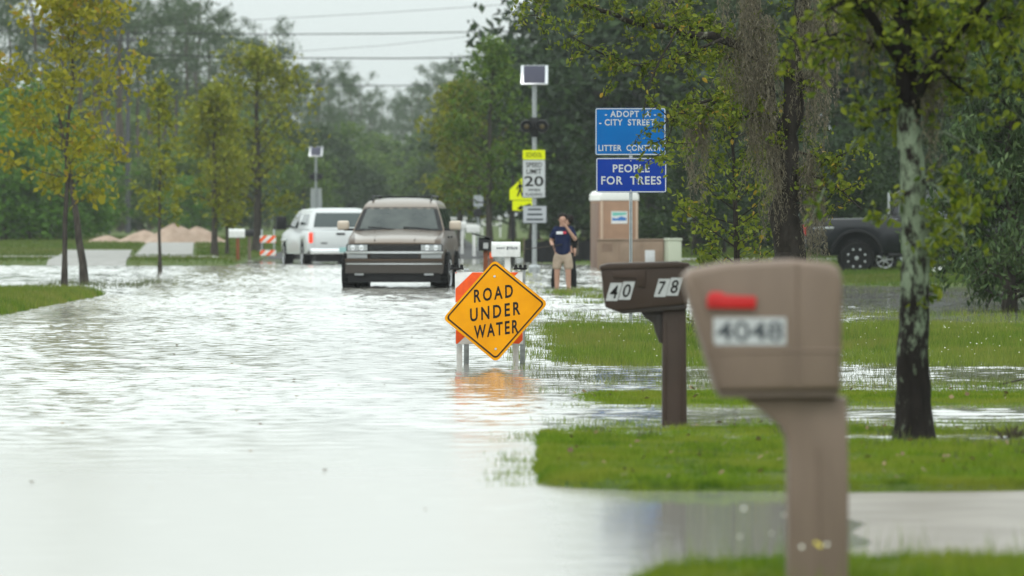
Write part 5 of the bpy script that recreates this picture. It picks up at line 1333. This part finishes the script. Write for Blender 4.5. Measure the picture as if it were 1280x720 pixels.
MB().box((-.055, -.140, 1.245), (.13, .02, .055), .008).build('print', M['printwhite'], shirt); MB().box((.045, -.139, 1.25), (.07, .02, .05), .008).build('print', M['printred'], shirt)
skin_mesh('shorts', [[(0, 0, .90, .150, .12), (0, 0, .80, .15, .12)], [(0, 0, .80, .15, .12), (-.10, 0, .72, .105, .11), (-.115, -.01, .58, .098, .1), (-.118, -.01, .51, .095, .1)], [(0, 0, .80, .15, .12), (.10, 0, .72, .105, .11), (.115, -.015, .58, .098, .1), (.118, -.015, .51, .095, .1)]], M['khaki'], pn)
skin_mesh('hair', [[(0, .045, 1.46, .085, .07), (0, .035, 1.53, .105, .10), (0, .02, 1.59, .098, .105), (0, .01, 1.64, .06, .07)]], M['hair'], pn)
for s in (-1, 1):
    MB().lathe([(0, -.007), (.009, -.004), (.009, .004)], (s * .03, -.098, 1.512), 'y', 8).build('eye', M['hair'], pb_)
MB().box((0, -.096, 1.447), (.045, .012, .010), .003).build('mouth', mat('lips', (.28, .10, .08), .5), pb_)
# fishing rod in the hand
hw_ = Vector((X(703.5, 113) - .17, 112.75, .86)); tipv = P(598, 322, 111.6)
rodm = MB(); d_ = (tipv - hw_); rodm.tube([hw_ - d_ * .09, hw_, hw_ + d_ * .5 + Vector((0, 0, .03)), tipv], [.012, .011, .007, .003], 6)
rod = rodm.build('fishing_rod', M['bark']); tag(rod, 'thin dark fishing rod held low by the wading person', 'rod')
MB().tube([hw_ - d_ * .10, hw_ + d_ * .06], .016, 8).build('grip', M['darkplastic'], rod); MB().lathe([(0, -.03), (.03, -.03), (.03, .03), (0, .03)], tuple(hw_ + d_ * .04 + Vector((0, 0, -.04))), 'x', 10).build('reel', M['darkplastic'], rod)

# second person half hidden behind
M['blackcloth'] = mat('black_clothes', (.012, .012, .013), .9)
p2_ = thing('person', 'dark haired person in black clothes standing hidden behind the wader in shorts', 'person', (X(706, 116), 116, -.13), R(14))
chains2 = [[pel, (0, 0, 1.02, .125, .10), ch, (0, .01, 1.345, .085, .07), (0, 0, 1.405, .052), (0.07, -.015, 1.47, .078, .088), (.085, -.01, 1.545, .074, .085), (.085, 0, 1.592, .045)],
    [ch, (-.15, .02, 1.315, .062), (-.22, .03, 1.07, .043), (-.20, -.03, .86, .03), (-.20, -.05, .80, .030, .016)],
    [ch, (.15, .02, 1.315, .062), (.22, .03, 1.07, .043), (.20, -.03, .86, .03), (.20, -.05, .80, .030, .016)],
    [pel, (-.13, 0, .76, .092), (-.20, 0, .43, .058), (-.23, .03, .08, .04), (-.23, -.12, .02, .03)], [pel, (.11, 0, .76, .092), (.17, 0, .43, .058), (.20, .03, .08, .04), (.21, -.12, .02, .03)]]
chains2 += hand_chains((-.20, -.03, .86), (0, -.2, -1), (0, -.9, 0), (.5, 0, 0)) + hand_chains((.20, -.03, .86), (0, -.2, -1), (0, -.9, 0), (-.5, 0, 0))
skin_mesh('body', chains2, M['skin'], p2_)
skin_mesh('shirt', [[(0, 0, .83, .16, .125), (0, 0, 1.02, .15, .12), (0, .01, 1.22, .175, .13), (0, .01, 1.345, .105, .09)], [(0, .01, 1.22, .175, .13), (-.155, .02, 1.31, .085), (-.225, .03, 1.07, .06), (-.205, -.02, .90, .045)], [(0, .01, 1.22, .175, .13), (.155, .02, 1.31, .085), (.225, .03, 1.07, .06), (.205, -.02, .90, .045)]], M['blackcloth'], p2_)
skin_mesh('trousers', [[(0, 0, .92, .148, .115), (0, 0, .80, .148, .12)], [(0, 0, .80, .148, .12), (-.13, 0, .72, .105, .11), (-.20, 0, .43, .082), (-.23, .03, .1, .065)], [(0, 0, .80, .148, .12), (.11, 0, .72, .105, .11), (.17, 0, .43, .082), (.20, .03, .1, .065)]], M['blackcloth'], p2_)
skin_mesh('hair', [[(.085, .0, 1.42, .10, .09), (.09, .0, 1.50, .108, .10), (.09, -.0, 1.57, .10, .10), (.09, 0, 1.61, .06, .07)]], M['hair'], p2_)
